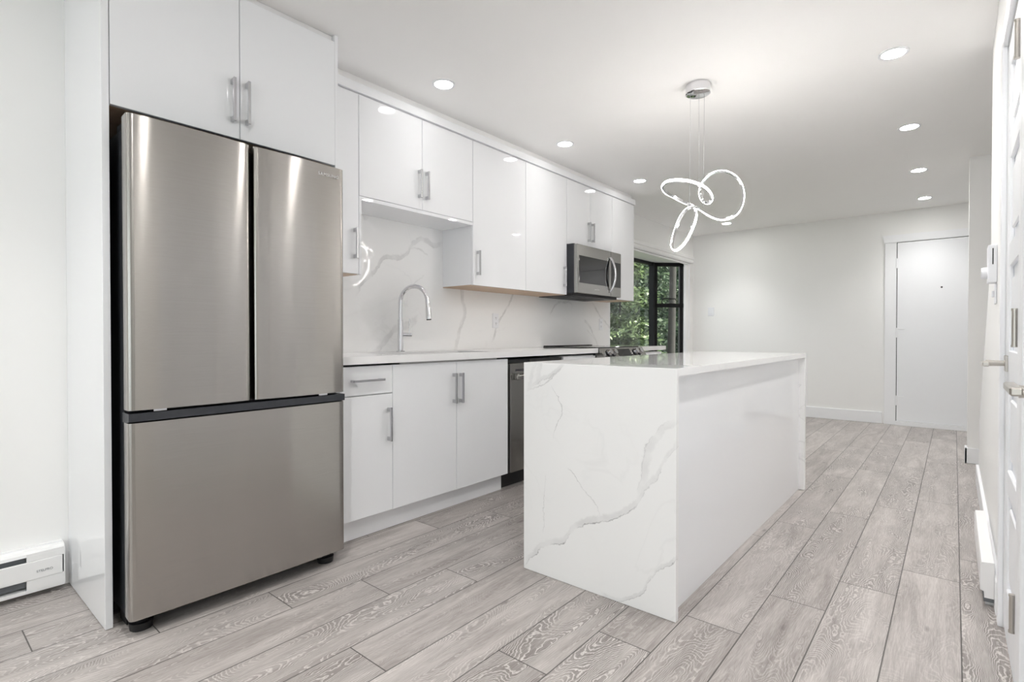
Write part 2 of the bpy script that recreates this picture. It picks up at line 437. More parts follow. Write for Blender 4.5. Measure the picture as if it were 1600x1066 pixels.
SPLASH_V = [
    ('u', [(0.125, 0.40), (0.136, 0.47), (0.1649, 0.58), (0.188, 0.684), (0.2319, 0.729), (0.2577, 0.836), (0.2844, 0.873), (0.3066, 0.846), (0.3296, 0.872)], 0.020, 0.26, 0.2),
    ('u', [(0.2424, 0.78), (0.2524, 0.797), (0.2899, 0.756)], 0.008, 0.22, 0.0),
    ('u', [(0.135, 1.02), (0.143, 0.985), (0.1473, 0.956), (0.1585, 1.0), (0.165, 1.02)], 0.02, 0.2, 0.0),
    ('u', [(0.160, -0.03), (0.1673, -0.006), (0.1848, 0.069), (0.1974, 0.108), (0.2147, 0.173), (0.237, 0.195), (0.2565, 0.238), (0.265, 0.26)], 0.030, 0.25, 0.1),
    ('v', [(0.381, 0.56), (0.3831, 0.511), (0.3859, 0.418), (0.3901, 0.336), (0.3816, 0.229), (0.3747, 0.155), (0.3636, -0.02)], 0.022, 0.25, 0.25),
    ('v', [(0.556, 0.56), (0.5471, 0.497), (0.5287, 0.385), (0.5153, 0.317), (0.4998, 0.25), (0.4847, 0.133), (0.4761, 0.05)], 0.014, 0.28, 0.3),
    ('u', [(0.695, 0.33), (0.7004, 0.358), (0.7162, 0.436), (0.7454, 0.476), (0.7893, 0.472), (0.80, 0.46)], 0.014, 0.26, 0.0),
    ('u', [(0.895, 0.51), (0.9032, 0.486), (0.939, 0.357), (0.9637, 0.291), (0.9974, 0.224), (1.01, 0.20)], 0.014, 0.26, 0.0),
    ('u', [(0.855, 0.29), (0.8651, 0.274), (0.8917, 0.202), (0.9113, 0.102), (0.9353, -0.02)], 0.016, 0.26, 0.0),
    ('u', [(0.868, 0.20), (0.8727, 0.185), (0.9035, 0.102), (0.9312, 0.017)], 0.007, 0.22, 0.0),
    ('u', [(0.2809, 0.60), (0.2696, 0.559), (0.2509, 0.501), (0.24, 0.47)], 0.006, 0.12, 0.0),
]
IX0, IX1, IY0, IY1, IZ = -1.454, -0.757, 1.815, 3.960, 0.912
M['quartz_island'] = quartz('quartz_island', ISLAND_V, 'X', IX0, 0.70, 0.0, 0.91, faint=0.10)
M['quartz_plain'] = quartz('quartz_top', [], 'X', 0, 1, 0, 1, faint=0.22)
M['quartz_splash'] = quartz('quartz_splash', SPLASH_V, 'Y', 1.40, 3.56, 0.927, 0.873, faint=0.10, spec=0.14)

# ------------------------------------------------------------------ mesh helpers
class MB:
    def __init__(self):
        self.bm = bmesh.new()
    def _add(self, verts, faces):
        vs = [self.bm.verts.new(v) for v in verts]
        fs = []
        for f in faces:
            try: fs.append(self.bm.faces.new([vs[i] for i in f]))
            except ValueError: pass
        return vs, fs
    def box(self, x0, x1, y0, y1, z0, z1, bev=0.0, seg=1):
        x0, x1 = sorted((x0, x1)); y0, y1 = sorted((y0, y1)); z0, z1 = sorted((z0, z1))
        v = [(x, y, z) for x in (x0, x1) for y in (y0, y1) for z in (z0, z1)]
        f = [(0, 1, 3, 2), (4, 6, 7, 5), (0, 4, 5, 1), (2, 3, 7, 6), (0, 2, 6, 4), (1, 5, 7, 3)]
        vs, fs = self._add(v, f)
        if bev > 0:
            es = list({e for q in fs for e in q.edges})
            bmesh.ops.bevel(self.bm, geom=es, offset=bev, segments=seg, profile=0.5, affect='EDGES', clamp_overlap=True)
        return self
    def prism(self, pts, axis, a0, a1):
        """Extrude a polygon given in the two other axes from a0 to a1 along axis."""
        def mk(p, a):
            if axis == 'x': return (a, p[0], p[1])
            if axis == 'y': return (p[0], a, p[1])
            return (p[0], p[1], a)
        n = len(pts)
        v = [mk(p, a0) for p in pts] + [mk(p, a1) for p in pts]
        f = [tuple(range(n)), tuple(range(2 * n - 1, n - 1, -1))] + [(i, (i + 1) % n, n + (i + 1) % n, n + i) for i in range(n)]
        self._add(v, f)
        return self
    def cyl(self, p0, p1, r0, r1=None, n=20, caps=True):
        r1 = r0 if r1 is None else r1
        p0 = Vector(p0); p1 = Vector(p1)
        d = (p1 - p0).normalized()
        a = d.orthogonal().normalized(); b = d.cross(a)
        ring = lambda p, r: [tuple(p + (a * math.cos(t) + b * math.sin(t)) * r) for t in (2 * math.pi * i / n for i in range(n))]
        v = ring(p0, r0) + ring(p1, r1)
        f = [(i, (i + 1) % n, n + (i + 1) % n, n + i) for i in range(n)]
        if caps: f += [tuple(range(n - 1, -1, -1)), tuple(range(n, 2 * n))]
        self._add(v, f)
        return self
    def tube(self, path, r, n=14, caps=True):
        P = [Vector(p) for p in path]
        rr = r if isinstance(r, (list, tuple)) else [r] * len(P)
        nrm = None; v = []
        for i, p in enumerate(P):
            t = (P[min(i + 1, len(P) - 1)] - P[max(i - 1, 0)]).normalized()
            nrm = t.orthogonal().normalized() if nrm is None else (nrm - t * nrm.dot(t)).normalized()
            b = t.cross(nrm)
            v += [tuple(p + (nrm * math.cos(a) + b * math.sin(a)) * rr[i]) for a in (2 * math.pi * k / n for k in range(n))]
        f = []
        for i in range(len(P) - 1):
            for k in range(n):
                f.append((i * n + k, i * n + (k + 1) % n, (i + 1) * n + (k + 1) % n, (i + 1) * n + k))
        if caps:
            f += [tuple(range(n - 1, -1, -1)), tuple((len(P) - 1) * n + k for k in range(n))]
        self._add(v, f)
        return self
    def lathe(self, c, prof, n=32, axis='z'):
        """Revolve (radius, offset) pairs about an axis through c."""
        v = []
        for (r, h) in prof:
            for k in range(n):
                a = 2 * math.pi * k / n
                if axis == 'z': v.append((c[0] + r * math.cos(a), c[1] + r * math.sin(a), c[2] + h))
                elif axis == 'x': v.append((c[0] + h, c[1] + r * math.cos(a), c[2] + r * math.sin(a)))
                else: v.append((c[0] + r * math.cos(a), c[1] + h, c[2] + r * math.sin(a)))
        f = []
        for i in range(len(prof) - 1):
            for k in range(n):
                f.append((i * n + k, i * n + (k + 1) % n, (i + 1) * n + (k + 1) % n, (i + 1) * n + k))
        self._add(v, f)
        if prof[0][0] > 1e-6: self.bm.faces.new([self.bm.verts[-len(v) + k] for k in range(n)]) if False else None
        return self
    def build(self, name, mat, parent=None, smooth=False):
        bm = self.bm
        bmesh.ops.remove_doubles(bm, verts=bm.verts, dist=1e-6)
        bmesh.ops.recalc_face_normals(bm, faces=bm.faces)
        me = bpy.data.meshes.new(name)
        bm.to_mesh(me); bm.free()
        return link(name, me, mat, parent, smooth)

def world_loc(o):
    l = Vector((0, 0, 0))
    while o is not None:
        l += o.location; o = o.parent
    return l

def link(name, me, mat, parent=None, smooth=False):
    if parent is not None:
        me.transform(Matrix.Translation(-world_loc(parent)))
    me.materials.append(mat)
    if smooth:
        me.polygons.foreach_set('use_smooth', [True] * len(me.polygons))
        try: me.set_sharp_from_angle(angle=R(38))
        except Exception: pass
    o = bpy.data.objects.new(name, me)
    COL.objects.link(o)
    o.parent = parent
    return o

def tag(o, label, cat, group=None):
    o['label'] = label; o['category'] = cat
    if group: o['group'] = group
    return o

def thing(name, label, cat, loc, group=None):
    o = bpy.data.objects.new(name, None)
    o.empty_display_size = 0.1
    o.location = loc
    COL.objects.link(o)
    return tag(o, label, cat, group)

def struct(o):
    o['kind'] = 'structure'
    return o

def bx(name, mat, parent, x0, x1, y0, y1, z0, z1, bev=0.0, seg=1, smooth=False):
    return MB().box(x0, x1, y0, y1, z0, z1, bev, seg).build(name, mat, parent, smooth)

def text_mesh(name, body, size, mat, parent, origin, xdir, ydir, depth=0.0006, spacing=1.0):
    cu = bpy.data.curves.new(name, 'FONT')
    cu.body = body; cu.size = size; cu.extrude = depth; cu.align_x = 'CENTER'; cu.align_y = 'CENTER'
    cu.space_character = spacing
    tmp = bpy.data.objects.new(name + '_tmp', cu)
    COL.objects.link(tmp)
    bpy.context.view_layer.update()
    dg = bpy.context.evaluated_depsgraph_get()
    me = bpy.data.meshes.new_from_object(tmp.evaluated_get(dg))
    bpy.data.objects.remove(tmp)
    x = Vector(xdir).normalized(); y = Vector(ydir).normalized(); z = x.cross(y)
    mt = Matrix(((x.x, y.x, z.x, origin[0]), (x.y, y.y, z.y, origin[1]), (x.z, y.z, z.z, origin[2]), (0, 0, 0, 1)))
    me.transform(mt)
    me.materials.clear()
    return link(name, me, mat, parent)

# ------------------------------------------------------------------ setting: shell
YF = 7.515            # far wall
WK = -2.82            # kitchen wall face
WW = -2.89            # window wall face
RW = 0.138            # right wall face

def floor_mesh():
    PW, PL = 0.1933, 1.29
    phase = {-1: .60, 0: .294, 1: 1.277, 2: .965, 3: .601, 4: .303, 5: 1.286, 6: .65, 7: .983, 8: .30, 9: 1.286, 10: .985, 11: .608, 12: .304}
    rnd = random.Random(11)
    verts, faces, uvs, cols = [], [], [], []
    for k in range(-17, 16):
        xa = 0.025 - PW * k; xb = xa - PW
        if xb < -3.05: continue
        ph = phase.get(k, (0.6 + 0.31 * k) % PL)
        y = ph - PL * 4
        while y < 7.7:
            if y + PL > -3.3:
                i = len(verts)
                verts += [(xb, y, 0), (xa, y, 0), (xa, y + PL, 0), (xb, y + PL, 0)]
                faces.append((i, i + 1, i + 2, i + 3))
                uvs += [(0, 0), (PW, 0), (PW, PL), (0, PL)]
                c = (rnd.random(), rnd.random(), rnd.random(), 1.0)
                cols += [c] * 4
            y += PL
    me = bpy.data.meshes.new('floor')
    me.from_pydata(verts, [], faces)
    ul = me.uv_layers.new(name='plank_uv')
    ul.data.foreach_set('uv', [q for t in uvs for q in t])
    ca = me.color_attributes.new('plank', 'FLOAT_COLOR', 'CORNER')
    ca.data.foreach_set('color', [q for t in cols for q in t])
    return struct(link('floor', me, M['floor']))
floor_mesh()
struct(bx('ceiling', M['ceiling'], None, -3.2, 3.4, -3.4, 7.75, CEIL, CEIL + 0.2))
struct(MB().box(-3.04, WK, -3.3, 4.80, 0, CEIL).box(WW + 0.0005, WK, 4.80, 4.97, 0, CEIL).build('wall_kitchen', M['wall']))
WY0, WY1, WZ0, WZ1, BAY = 5.02, 7.16, 0.72, 2.06, 0.30
m = MB()
m.prism([(WW, 4.80), (WW, WY0), (-3.04, WY0 - 0.02), (-3.04, 4.80)], 'z', 0, CEIL)
m.prism([(WW, WY1), (WW, YF + 0.2), (-3.04, YF + 0.2), (-3.04, WY1 + 0.20)], 'z', 0, CEIL)
m.box(-3.04, WW, WY0, WY1, 0, WZ0); m.box(-3.04, WW, WY0, WY1, WZ1, CEIL)
struct(m.build('wall_window', M['wall']))
struct(bx('wall_far', M['wall'], None, -3.04, 1.5, YF, YF + 0.2, 0, CEIL))
struct(bx('wall_hall', M['wall'], None, 0.086, 1.4, 5.62, 5.74, 0, CEIL))
struct(bx('wall_stair', M['wall'], None, 1.4, 1.5, 3.5, YF, 0, CEIL))
# right wall: full height with two door openings, then the sloped stair knee wall
A0, A1, B0, B1, DT = 1.86, 2.53, 1.14, 1.74, 2.04
m = MB()
m.prism([(A1, 0), (4.92, 0), (4.92, 0.42), (3.56, 1.42), (3.56, CEIL), (A1, CEIL)], 'x', RW, RW + 0.12)
m.box(RW, RW + 0.12, B1, A0, 0, CEIL)
m.box(RW, RW + 0.12, 0.60, B0, 0, CEIL)
m.box(RW, RW + 0.12, A0, A1, DT, CEIL)
m.box(RW, RW + 0.12, B0, B1, DT, CEIL)
struct(m.build('wall_right', M['wall']))
struct(bx('wall_closet', M['wall'], None, 0.75, 0.85, 0.6, 3.5, 0, CEIL))
struct(bx('wall_landing', M['wall'], None, RW + 0.12, 1.5, 3.44, 3.54, 0, CEIL))
struct(bx('wall_living', M['wall'], None, RW + 0.12, 3.3, 0.60, 0.72, 0, CEIL))
struct(bx('wall_side', M['wall'], None, 3.2, 3.3, -3.3, 0.6, 0, CEIL))
RX0, RX1, RZ0, RZ1 = -2.3, 2.6, 0.35, 2.2
m = MB()
m.box(-3.04, RX0, -3.3, -3.1, 0, CEIL); m.box(RX1, 3.3, -3.3, -3.1, 0, CEIL)
m.box(RX0, RX1, -3.3, -3.1, 0, RZ0); m.box(RX0, RX1, -3.3, -3.1, RZ1, CEIL)
struct(m.build('wall_rear', M['wall']))
m = MB()
for x in (RX0, RX0 + 1.61, RX0 + 3.24, RX1 - 0.05): m.box(x, x + 0.05, -3.22, -3.16, RZ0, RZ1)
m.box(RX0, RX1, -3.22, -3.16, RZ0, RZ0 + 0.05); m.box(RX0, RX1, -3.22, -3.16, RZ1 - 0.05, RZ1)
w2 = struct(m.build('added_window', M['trim']))  # unseen rear window, added to let daylight in from behind the camera
bx('pane', M['glass'], w2, RX0 + 0.02, RX1 - 0.02, -3.195, -3.19, RZ0 + 0.02, RZ1 - 0.02)

# baseboards
def baseboard(name, pts_box):
    m = MB()
    for b in pts_box: m.box(*b, bev=0.003)
    return struct(m.build(name, M['trim']))
baseboard('baseboard_far', [(-2.88, -0.645, YF - 0.016, YF, 0, 0.135)])
baseboard('baseboard_right', [(RW - 0.016, RW, 2.62, 4.935, 0, 0.125), (RW - 0.016, RW + 0.12, 4.92, 4.936, 0, 0.125)])
baseboard('baseboard_hall', [(0.070, 0.30, 5.604, 5.62, 0, 0.125), (0.070, 0.086, 5.604, 5.74, 0, 0.125)])

# portals for the daylight entering the two windows
def portal(name, loc, rot, sx, sy):
    d = bpy.data.lights.new(name, 'AREA')
    d.shape = 'RECTANGLE'; d.size = sx; d.size_y = sy
    d.cycles.is_portal = True
    o = bpy.data.objects.new(name, d)
    o.location = loc; o.rotation_euler = rot
    COL.objects.link(o)
portal('window_portal', ((RX0 + RX1) / 2, -3.15, (RZ0 + RZ1) / 2), (R(90), 0, 0), RX1 - RX0, RZ1 - RZ0)
portal('bay_portal', (-3.16, 6.1, 1.38), (R(90), 0, R(-90)), 1.9, 1.3)

# ------------------------------------------------------------------ bay window
def bay_window():
    gx = WW - BAY
    ya, yb = WY0 + BAY, WY1 - BAY
    fr = MB()
    T = 0.05
    # front frame
    fr.box(gx - T, gx, ya, yb, WZ1 - 0.06, WZ1 - 0.02); fr.box(gx - T, gx, ya, yb, WZ0, WZ0 + 0.06)
    # corner mullions
    for (y, s) in ((ya, 1), (yb, -1)):
        fr.prism([(gx - T, y - 0.05), (gx + 0.012, y - 0.045), (gx + 0.012, y + 0.045), (gx - T, y + 0.05)], 'z', WZ0, WZ1 - 0.02)
    fr.box(gx - T, gx, 5.95 - 2.0, 5.95 - 2.0 + 0.001, WZ0, WZ0 + 0.001)
    # angled returns
    def ret(y0, y1, sgn):
        p0 = Vector((gx, y0, 0)); p1 = Vector((WW, y1, 0))
        d = (p1 - p0).normalized(); n = Vector((-d.y, d.x, 0)) * sgn
        def bar(a, b, z0, z1, th=0.045):
            q = [p0 + d * a, p0 + d * b, p0 + d * b + n * th, p0 + d * a + n * th]
            fr.prism([(v.x, v.y) for v in q], 'z', z0, z1)
        L = (p1 - p0).length
        bar(0, L, WZ1 - 0.07, WZ1 - 0.02); bar(0, L, WZ0, WZ0 + 0.06)
        bar(L - 0.055, L - 0.005, WZ0, WZ1 - 0.02); bar(0.0, 0.05, WZ0, WZ1 - 0.02)
        bar(0, L, 1.42, 1.475)
        return p0, p1, d, n, L
    ra = ret(yb, WY1, 1)
    rb = ret(ya, WY0, -1)
    win = struct(fr.build('window_1', M['frame']))
    bx('pane', M['glass'], win, gx - 0.03, gx - 0.026, ya + 0.04, yb - 0.04, WZ0 + 0.05, WZ1 - 0.05)
    for (p0, p1, d, n, L) in (ra, rb):
        for (z0, z1) in ((WZ0 + 0.05, 1.425), (1.47, WZ1 - 0.06)):
            q = [p0 + d * 0.04 + n * 0.02, p0 + d * (L - 0.05) + n * 0.02, p0 + d * (L - 0.05) + n * 0.024, p0 + d * 0.04 + n * 0.024]
            MB().prism([(v.x, v.y) for v in q], 'z', z0, z1).build('pane', M['glass'], win)
    # casement operator on the transom of the far return
    p0, p1, d, n, L = ra
    c = p0 + d * 0.11 - n * 0.012
    e = p0 + d * 0.30 - n * 0.012
    up = Vector((0, 0, 1))
    MB().tube([c + up * 1.45, c + up * 1.50, c + up * 1.535 + d * 0.01, c + d * 0.03 + up * 1.545, e + up * 1.54, e + d * 0.01 + up * 1.52], 0.007, n=8).build('window_handle', M['frame'], win, True)
    # soffit and sill boards of the bay
    poly = [(WW, WY0), (gx - 0.06, ya - 0.02), (gx - 0.06, yb + 0.02), (WW, WY1)]
    MB().prism(poly, 'z', WZ1 - 0.02, WZ1 + 0.05).build('soffit', M['trim'], win)
    MB().prism(poly, 'z', WZ0 - 0.05, WZ0).build('sill', M['trim'], win)
bay_window()
# roof over the bay, so the wall is closed above it
struct(bx('trim_1', M['trim'], None, WW - 0.001, WW + 0.012, WY1 + 0.0, WY1 + 0.07, WZ0 - 0.05, WZ1, 0.002))

# roller blind cassette and its chain
b = thing('roller_blind', 'white roller blind cassette rolled up above the black framed window', 'blind', (-2.85, 6.2, 2.09))
m = MB(); m.prism([(WW, 2.045), (-2.835, 2.045), (-2.825, 2.06), (-2.825, 2.115), (-2.835, 2.13), (WW, 2.13)], 'y', 4.99, 7.36)
m.build('cassette', M['blind'], b)
bx('valance', M['blind'], b, -2.83, -2.818, 4.99, 7.36, 2.095, 2.137, 0.002)
MB().cyl((-2.862, 5.02, 2.03), (-2.862, 7.22, 2.03), 0.014, n=12).build('rolled_fabric', M['blind'], b, True)
ch = []
for i in range(0, 13):
    a = math.pi * i / 12
    ch.append((-2.845, 7.245 - 0.013 * math.cos(a), 0.99 - 0.013 * math.sin(a)))
MB().tube([(-2.845, 7.232, 2.05)] + ch + [(-2.845, 7.258, 2.05)], 0.0028, n=6).build('pull_chain', M['plastic'], b, True)

# ------------------------------------------------------------------ handles
def bar_handle(parent, axis, x, y, z, length):
    """Square bar pull on two posts; x is the face it is fixed to, (y, z) the centre of the bar."""
    m = MB()
    w = 0.0055
    if axis == 'z':
        m.box(x + 0.024, x + 0.034, y - w, y + w, z - length / 2, z + length / 2, 0.001)
        for s in (-1, 1):
            zc = z + s * (length / 2 - 0.012)
            m.box(x, x + 0.026, y - w, y + w, zc - 0.010, zc + 0.010, 0.001)
    else:
        m.box(x + 0.024, x + 0.034, y - length / 2, y + length / 2, z - w, z + w, 0.001)
        for s in (-1, 1):
            yc = y + s * (length / 2 - 0.012)
            m.box(x, x + 0.026, yc - 0.010, yc + 0.010, z - w, z + w, 0.001)
    return m.build('handle', M['handle'], parent)

DF = -2.258     # face of base doors
BK = WK + 0.02  # backsplash face
G = 0.0015
def door(parent, x, y0, y1, z0, z1, handle=None, name='door', th=0.019, mat='gloss'):
    d = bx(name, M[mat], parent, x - th, x, y0 + G, y1 - G, z0 + G, z1 - G, 0.0012)
    if handle: bar_handle(d, handle[0], x, *handle[1:])
    return d

# ------------------------------------------------------------------ refrigerator and its surround
p = bx('end_panel', M['gloss'], None, WK, -2.26, 0.4895, 0.512, 0.002, CEIL - 0.003, 0.001)
tag(p, 'tall white gloss end panel left of the refrigerator, reflecting the baseboard heater', 'cabinet panel')
p = bx('end_panel', M['gloss'], None, WK, -2.262, 1.388, 1.405, 0.002, CEIL - 0.003, 0.001)
tag(p, 'slim white upright panel between the refrigerator and the narrow wall cabinet', 'cabinet panel')

fc = thing('wall_cabinet', 'white two-door cabinet over the refrigerator, reaching the ceiling', 'cabinet', (-2.5, 0.95, 1.837), 'white wall cabinets')
m = MB(); m.box(WK, -2.281, 0.514, 1.387, 1.842, 2.43); m.build('carcass', M['wood_under'], fc)
bx('filler', M['carcass'], fc, -2.40, -2.285, 0.514, 1.387, 2.43, CEIL - 0.003)
door(fc, -2.26, 0.513, 0.952, 1.837, 2.425, ('z', 0.920, 1.985, 0.176))
door(fc, -2.26, 0.952, 1.388, 1.837, 2.425, ('z', 0.977, 1.988, 0.176))

fr = thing('refrigerator', 'tall taupe stainless french-door refrigerator with a freezer drawer', 'refrigerator', (-2.45, 0.93, 0))
FX = -2.11
bx('body', M['charcoal'], fr, WK + 0.03, FX - 0.078, 0.540, 1.330, 0.045, 1.752, 0.004)
def fridge_door(name, y0, y1, z0, z1):
    """Door with softly rolled vertical edges and a slight crown."""
    pts = []
    n = 28
    r = 0.020
    for i in range(n + 1):
        t = i / n
        y = y0 + (y1 - y0) * t
        e = min(t, 1 - t) * (y1 - y0)
        x = FX + 0.006 * math.sin(math.pi * t) - 0.006
        pts.append((x, y))
    left = []
    for i in range(7):
        a = math.pi / 2 * i / 6
        left.append((FX - 0.006 - r * 0.7 + r * 0.7 * math.sin(a), y0 + r - r * math.cos(a)))
    right = [(x, y0 + y1 - y) for x, y in reversed(left)]
    mid = [q for q in pts if y0 + r < q[1] < y1 - r]
    mid = [(FX - 0.006 + 0.006 * (1 - abs(2 * (q[1] - y0 - r) / (y1 - y0 - 2 * r) - 1) ** 2.6), q[1]) for q in mid]
    poly = left + mid + right + [(FX - 0.072, y1 - 0.002), (FX - 0.072, y0 + 0.002)]
    o = MB().prism(poly, 'z', z0, z1).build(name, M['fridge'], fr, True)
    return o
YA, YM0, YM1, YB = 0.526, 0.929, 0.944, 1.343
d1 = fridge_door('door', YA, YM0, 0.776, 1.776)
d2 = fridge_door('door', YM1, YB, 0.776, 1.776)
dr = fridge_door('freezer_drawer', YA, YB, 0.062, 0.733)
MB().prism([(FX - 0.075, 0.7335), (FX - 0.03, 0.7335), (FX - 0.006, 0.738), (FX - 0.006, 0.766), (FX - 0.075, 0.766)], 'y', YA, YB).build('handle_recess', M['charcoal'], dr)
bx('gasket', M['dark'], fr, FX - 0.0795, FX - 0.0725, YA + 0.004, YB - 0.004, 0.07, 1.77)
for (y0, y1) in ((0.545, 0.62), (1.25, 1.325)):
    m = MB(); m.box(FX - 0.20, FX - 0.075, y0, y1, 1.752, 1.782, 0.004); m.box(FX - 0.076, FX - 0.045, y0 + 0.015, y1 - 0.02, 1.7765, 1.785, 0.002)
    m.build('hinge_cover', M['charcoal'], fr)
for y in (0.578, 1.29):
    m = MB(); m.cyl((FX - 0.085, y, 0.0), (FX - 0.085, y, 0.026), 0.034, 0.037, n=24); m.cyl((FX - 0.085, y, 0.026), (FX - 0.085, y, 0.044), 0.020, n=20)
    m.build('foot', M['dark'], fr, True)
for y in (0.60, 1.28):
    MB().cyl((WK + 0.10, y, 0.0), (WK + 0.10, y, 0.05), 0.025, n=16).build('foot', M['dark'], fr, True)
bx('base_grille', M['dark'], fr, FX - 0.20, FX - 0.125, 0.545, 1.325, 0.006, 0.0445)
text_mesh('logo', 'SAMSUNG', 0.0195, M['logo'], d2, (FX + 0.0009, 1.262, 1.733), (0, 1, 0), (0, 0, 1), spacing=1.15)
for y in (0.62, 1.24):
    bx('bottom_hinge', M['handle'], fr, FX - 0.045, FX - 0.012, y - 0.02, y + 0.02, 0.768, 0.775)

# ------------------------------------------------------------------ base cabinets
def base_box(parent, y0, y1):
    m = MB(); m.box(WK + 0.004, DF - 0.0205, y0 + 0.0005, y1 - 0.0005, 0.115, 0.872)
    m.build('carcass', M['carcass'], parent)
c = thing('base_cabinet', 'narrow white base cabinet with drawer over a door, beside the refrigerator', 'cabinet', (-2.5, 1.56, 0.115), 'white base cabinets')
base_box(c, 1.406, 1.717)
door(c, DF, 1.406, 1.717, 0.731, 0.878, ('y', 1.555, 0.806, 0.186), name='drawer')
door(c, DF, 1.406, 1.717, 0.115, 0.729, ('z', 1.687, 0.570, 0.176))
c = thing('base_cabinet', 'wide white two-door base cabinet under the sink', 'cabinet', (-2.5, 2.18, 0.115), 'white base cabinets')
m = MB()
m.box(WK + 0.004, DF - 0.0205, 1.718, 1.736, 0.115, 0.872); m.box(WK + 0.004, DF - 0.0205, 2.632, 2.650, 0.115, 0.872)
m.box(WK + 0.004, DF - 0.0205, 1.736, 2.632, 0.115, 0.133); m.box(WK + 0.004, WK + 0.016, 1.736, 2.632, 0.133, 0.872)
m.build('carcass', M['carcass'], c)
door(c, DF, 1.717, 2.182, 0.115, 0.878, ('z', 2.153, 0.722, 0.178))
door(c, DF, 2.182, 2.651, 0.115, 0.878, ('z', 2.209, 0.720, 0.178))
c = thing('base_cabinet', 'slim white base cabinet between the dishwasher and the range', 'cabinet', (-2.5, 3.53, 0.115), 'white base cabinets')
base_box(c, 3.292, 3.758)
door(c, DF, 3.292, 3.758, 0.705, 0.868, ('y', 3.525, 0.79, 0.186), name='drawer')
door(c, DF, 3.292, 3.758, 0.41, 0.703, ('y', 3.525, 0.60, 0.186), name='drawer')
door(c, DF, 3.292, 3.758, 0.115, 0.408, ('y', 3.525, 0.30, 0.186), name='drawer')
c = thing('base_cabinet', 'white end cabinet at the window side of the range', 'cabinet', (-2.5, 4.78, 0.115), 'white base cabinets')
base_box(c, 4.535, 5.030)
door(c, DF, 4.535, 5.030, 0.115, 0.868, ('z', 4.60, 0.72, 0.176))
k = bx('toe_kick', M['gloss'], None, -2.333, -2.315, 1.406, 2.648, 0.001, 0.114, 0.001)
tag(k, 'long white toe kick board under the sink cabinets, on the floor', 'toe kick')
k = bx('toe_kick', M['gloss'], None, -2.333, -2.315, 3.292, 3.758, 0.001, 0.114, 0.001)
tag(k, 'short white toe kick board between dishwasher and range', 'toe kick')
k = bx('toe_kick', M['gloss'], None, -2.333, -2.315, 4.535, 5.030, 0.001, 0.114, 0.001)
tag(k, 'white toe kick board under the end cabinet by the window', 'toe kick')

# ------------------------------------------------------------------ countertops, backsplash
CF = -2.232
SX0, SX1, SY0, SY1 = -2.64, -2.30, 1.80, 2.56
def counter_with_hole():
    bm = bmesh.new()
    def ringpts(z):
        out = [(BK, 1.4055), (CF, 1.4055), (CF, 3.7615), (BK, 3.7615)]
        inn = []
        r = 0.02
        for (cx, cy, a0) in ((SX0 + r, SY0 + r, 180), (SX1 - r, SY0 + r, 270), (SX1 - r, SY1 - r, 0), (SX0 + r, SY1 - r, 90)):
            for i in range(5):
                a = R(a0 + 90 * i / 4)
                inn.append((cx + r * math.cos(a), cy + r * math.sin(a)))
        return [bm.verts.new((x, y, z)) for x, y in out], [bm.verts.new((x, y, z)) for x, y in inn]
    lo, li = ringpts(0.888); uo, ui = ringpts(0.927)
    def strip(o, i):
        # each outer corner fans to its own inner corner arc
        n = 5
        for c in range(4):
            arc = i[c * n:(c + 1) * n]
            for j in range(n - 1): bm.faces.new((o[c], arc[j], arc[j + 1]))
            bm.faces.new((o[c], arc[-1], i[((c + 1) % 4) * n], o[(c + 1) % 4]))
    strip(uo, ui); strip(lo, li)
    for a, b2 in ((lo, uo), (li, ui)):
        for j in range(len(a)):
            k2 = (j + 1) % len(a); bm.faces.new((a[j], a[k2], b2[k2], b2[j]))
    bmesh.ops.recalc_face_normals(bm, faces=bm.faces)
    me = bpy.data.meshes.new('countertop'); bm.to_mesh(me); bm.free()
    return link('countertop', me, M['quartz_plain'])
tag(counter_with_hole(), 'long white quartz countertop with the sink cut out, beside the refrigerator', 'countertop')
ct = bx('countertop', M['quartz_plain'], None, BK, CF, 4.530, 5.085, 0.888, 0.927, 0.002)
tag(ct, 'short white quartz countertop on the end cabinet in front of the window', 'countertop')
bs = bx('backsplash', M['quartz_splash'], None, WK + 0.0005, BK, 1.4055, 4.960, 0.9275, 1.80)
tag(bs, 'white quartz backsplash slab with grey veins, on the kitchen wall above the counter', 'backsplash')

s = thing('sink', 'stainless undermount sink set into the quartz countertop below the faucet', 'sink', (-2.47, 2.18, 0.70))
m = MB()
m.box(SX0 - 0.012, SX0 + 0.004, SY0 - 0.012, SY1 + 0.012, 0.70, 0.8875); m.box(SX1 - 0.004, SX1 + 0.012, SY0 - 0.012, SY1 + 0.012, 0.70, 0.8875)
m.box(SX0 + 0.004, SX1 - 0.004, SY0 - 0.012, SY0 + 0.004, 0.70, 0.8875); m.box(SX0 + 0.004, SX1 - 0.004, SY1 - 0.004, SY1 + 0.012, 0.70, 0.8875)
m.box(SX0 - 0.012, SX1 + 0.012, SY0 - 0.012, SY1 + 0.012, 0.69, 0.70)
m.build('basin', M['sink'], s)
MB().lathe((-2.47, 2.18, 0.70), [(0.0, 0.004), (0.03, 0.003), (0.045, 0.004), (0.048, 0.0005)], n=24).build('drain', M['chrome'], s, True)

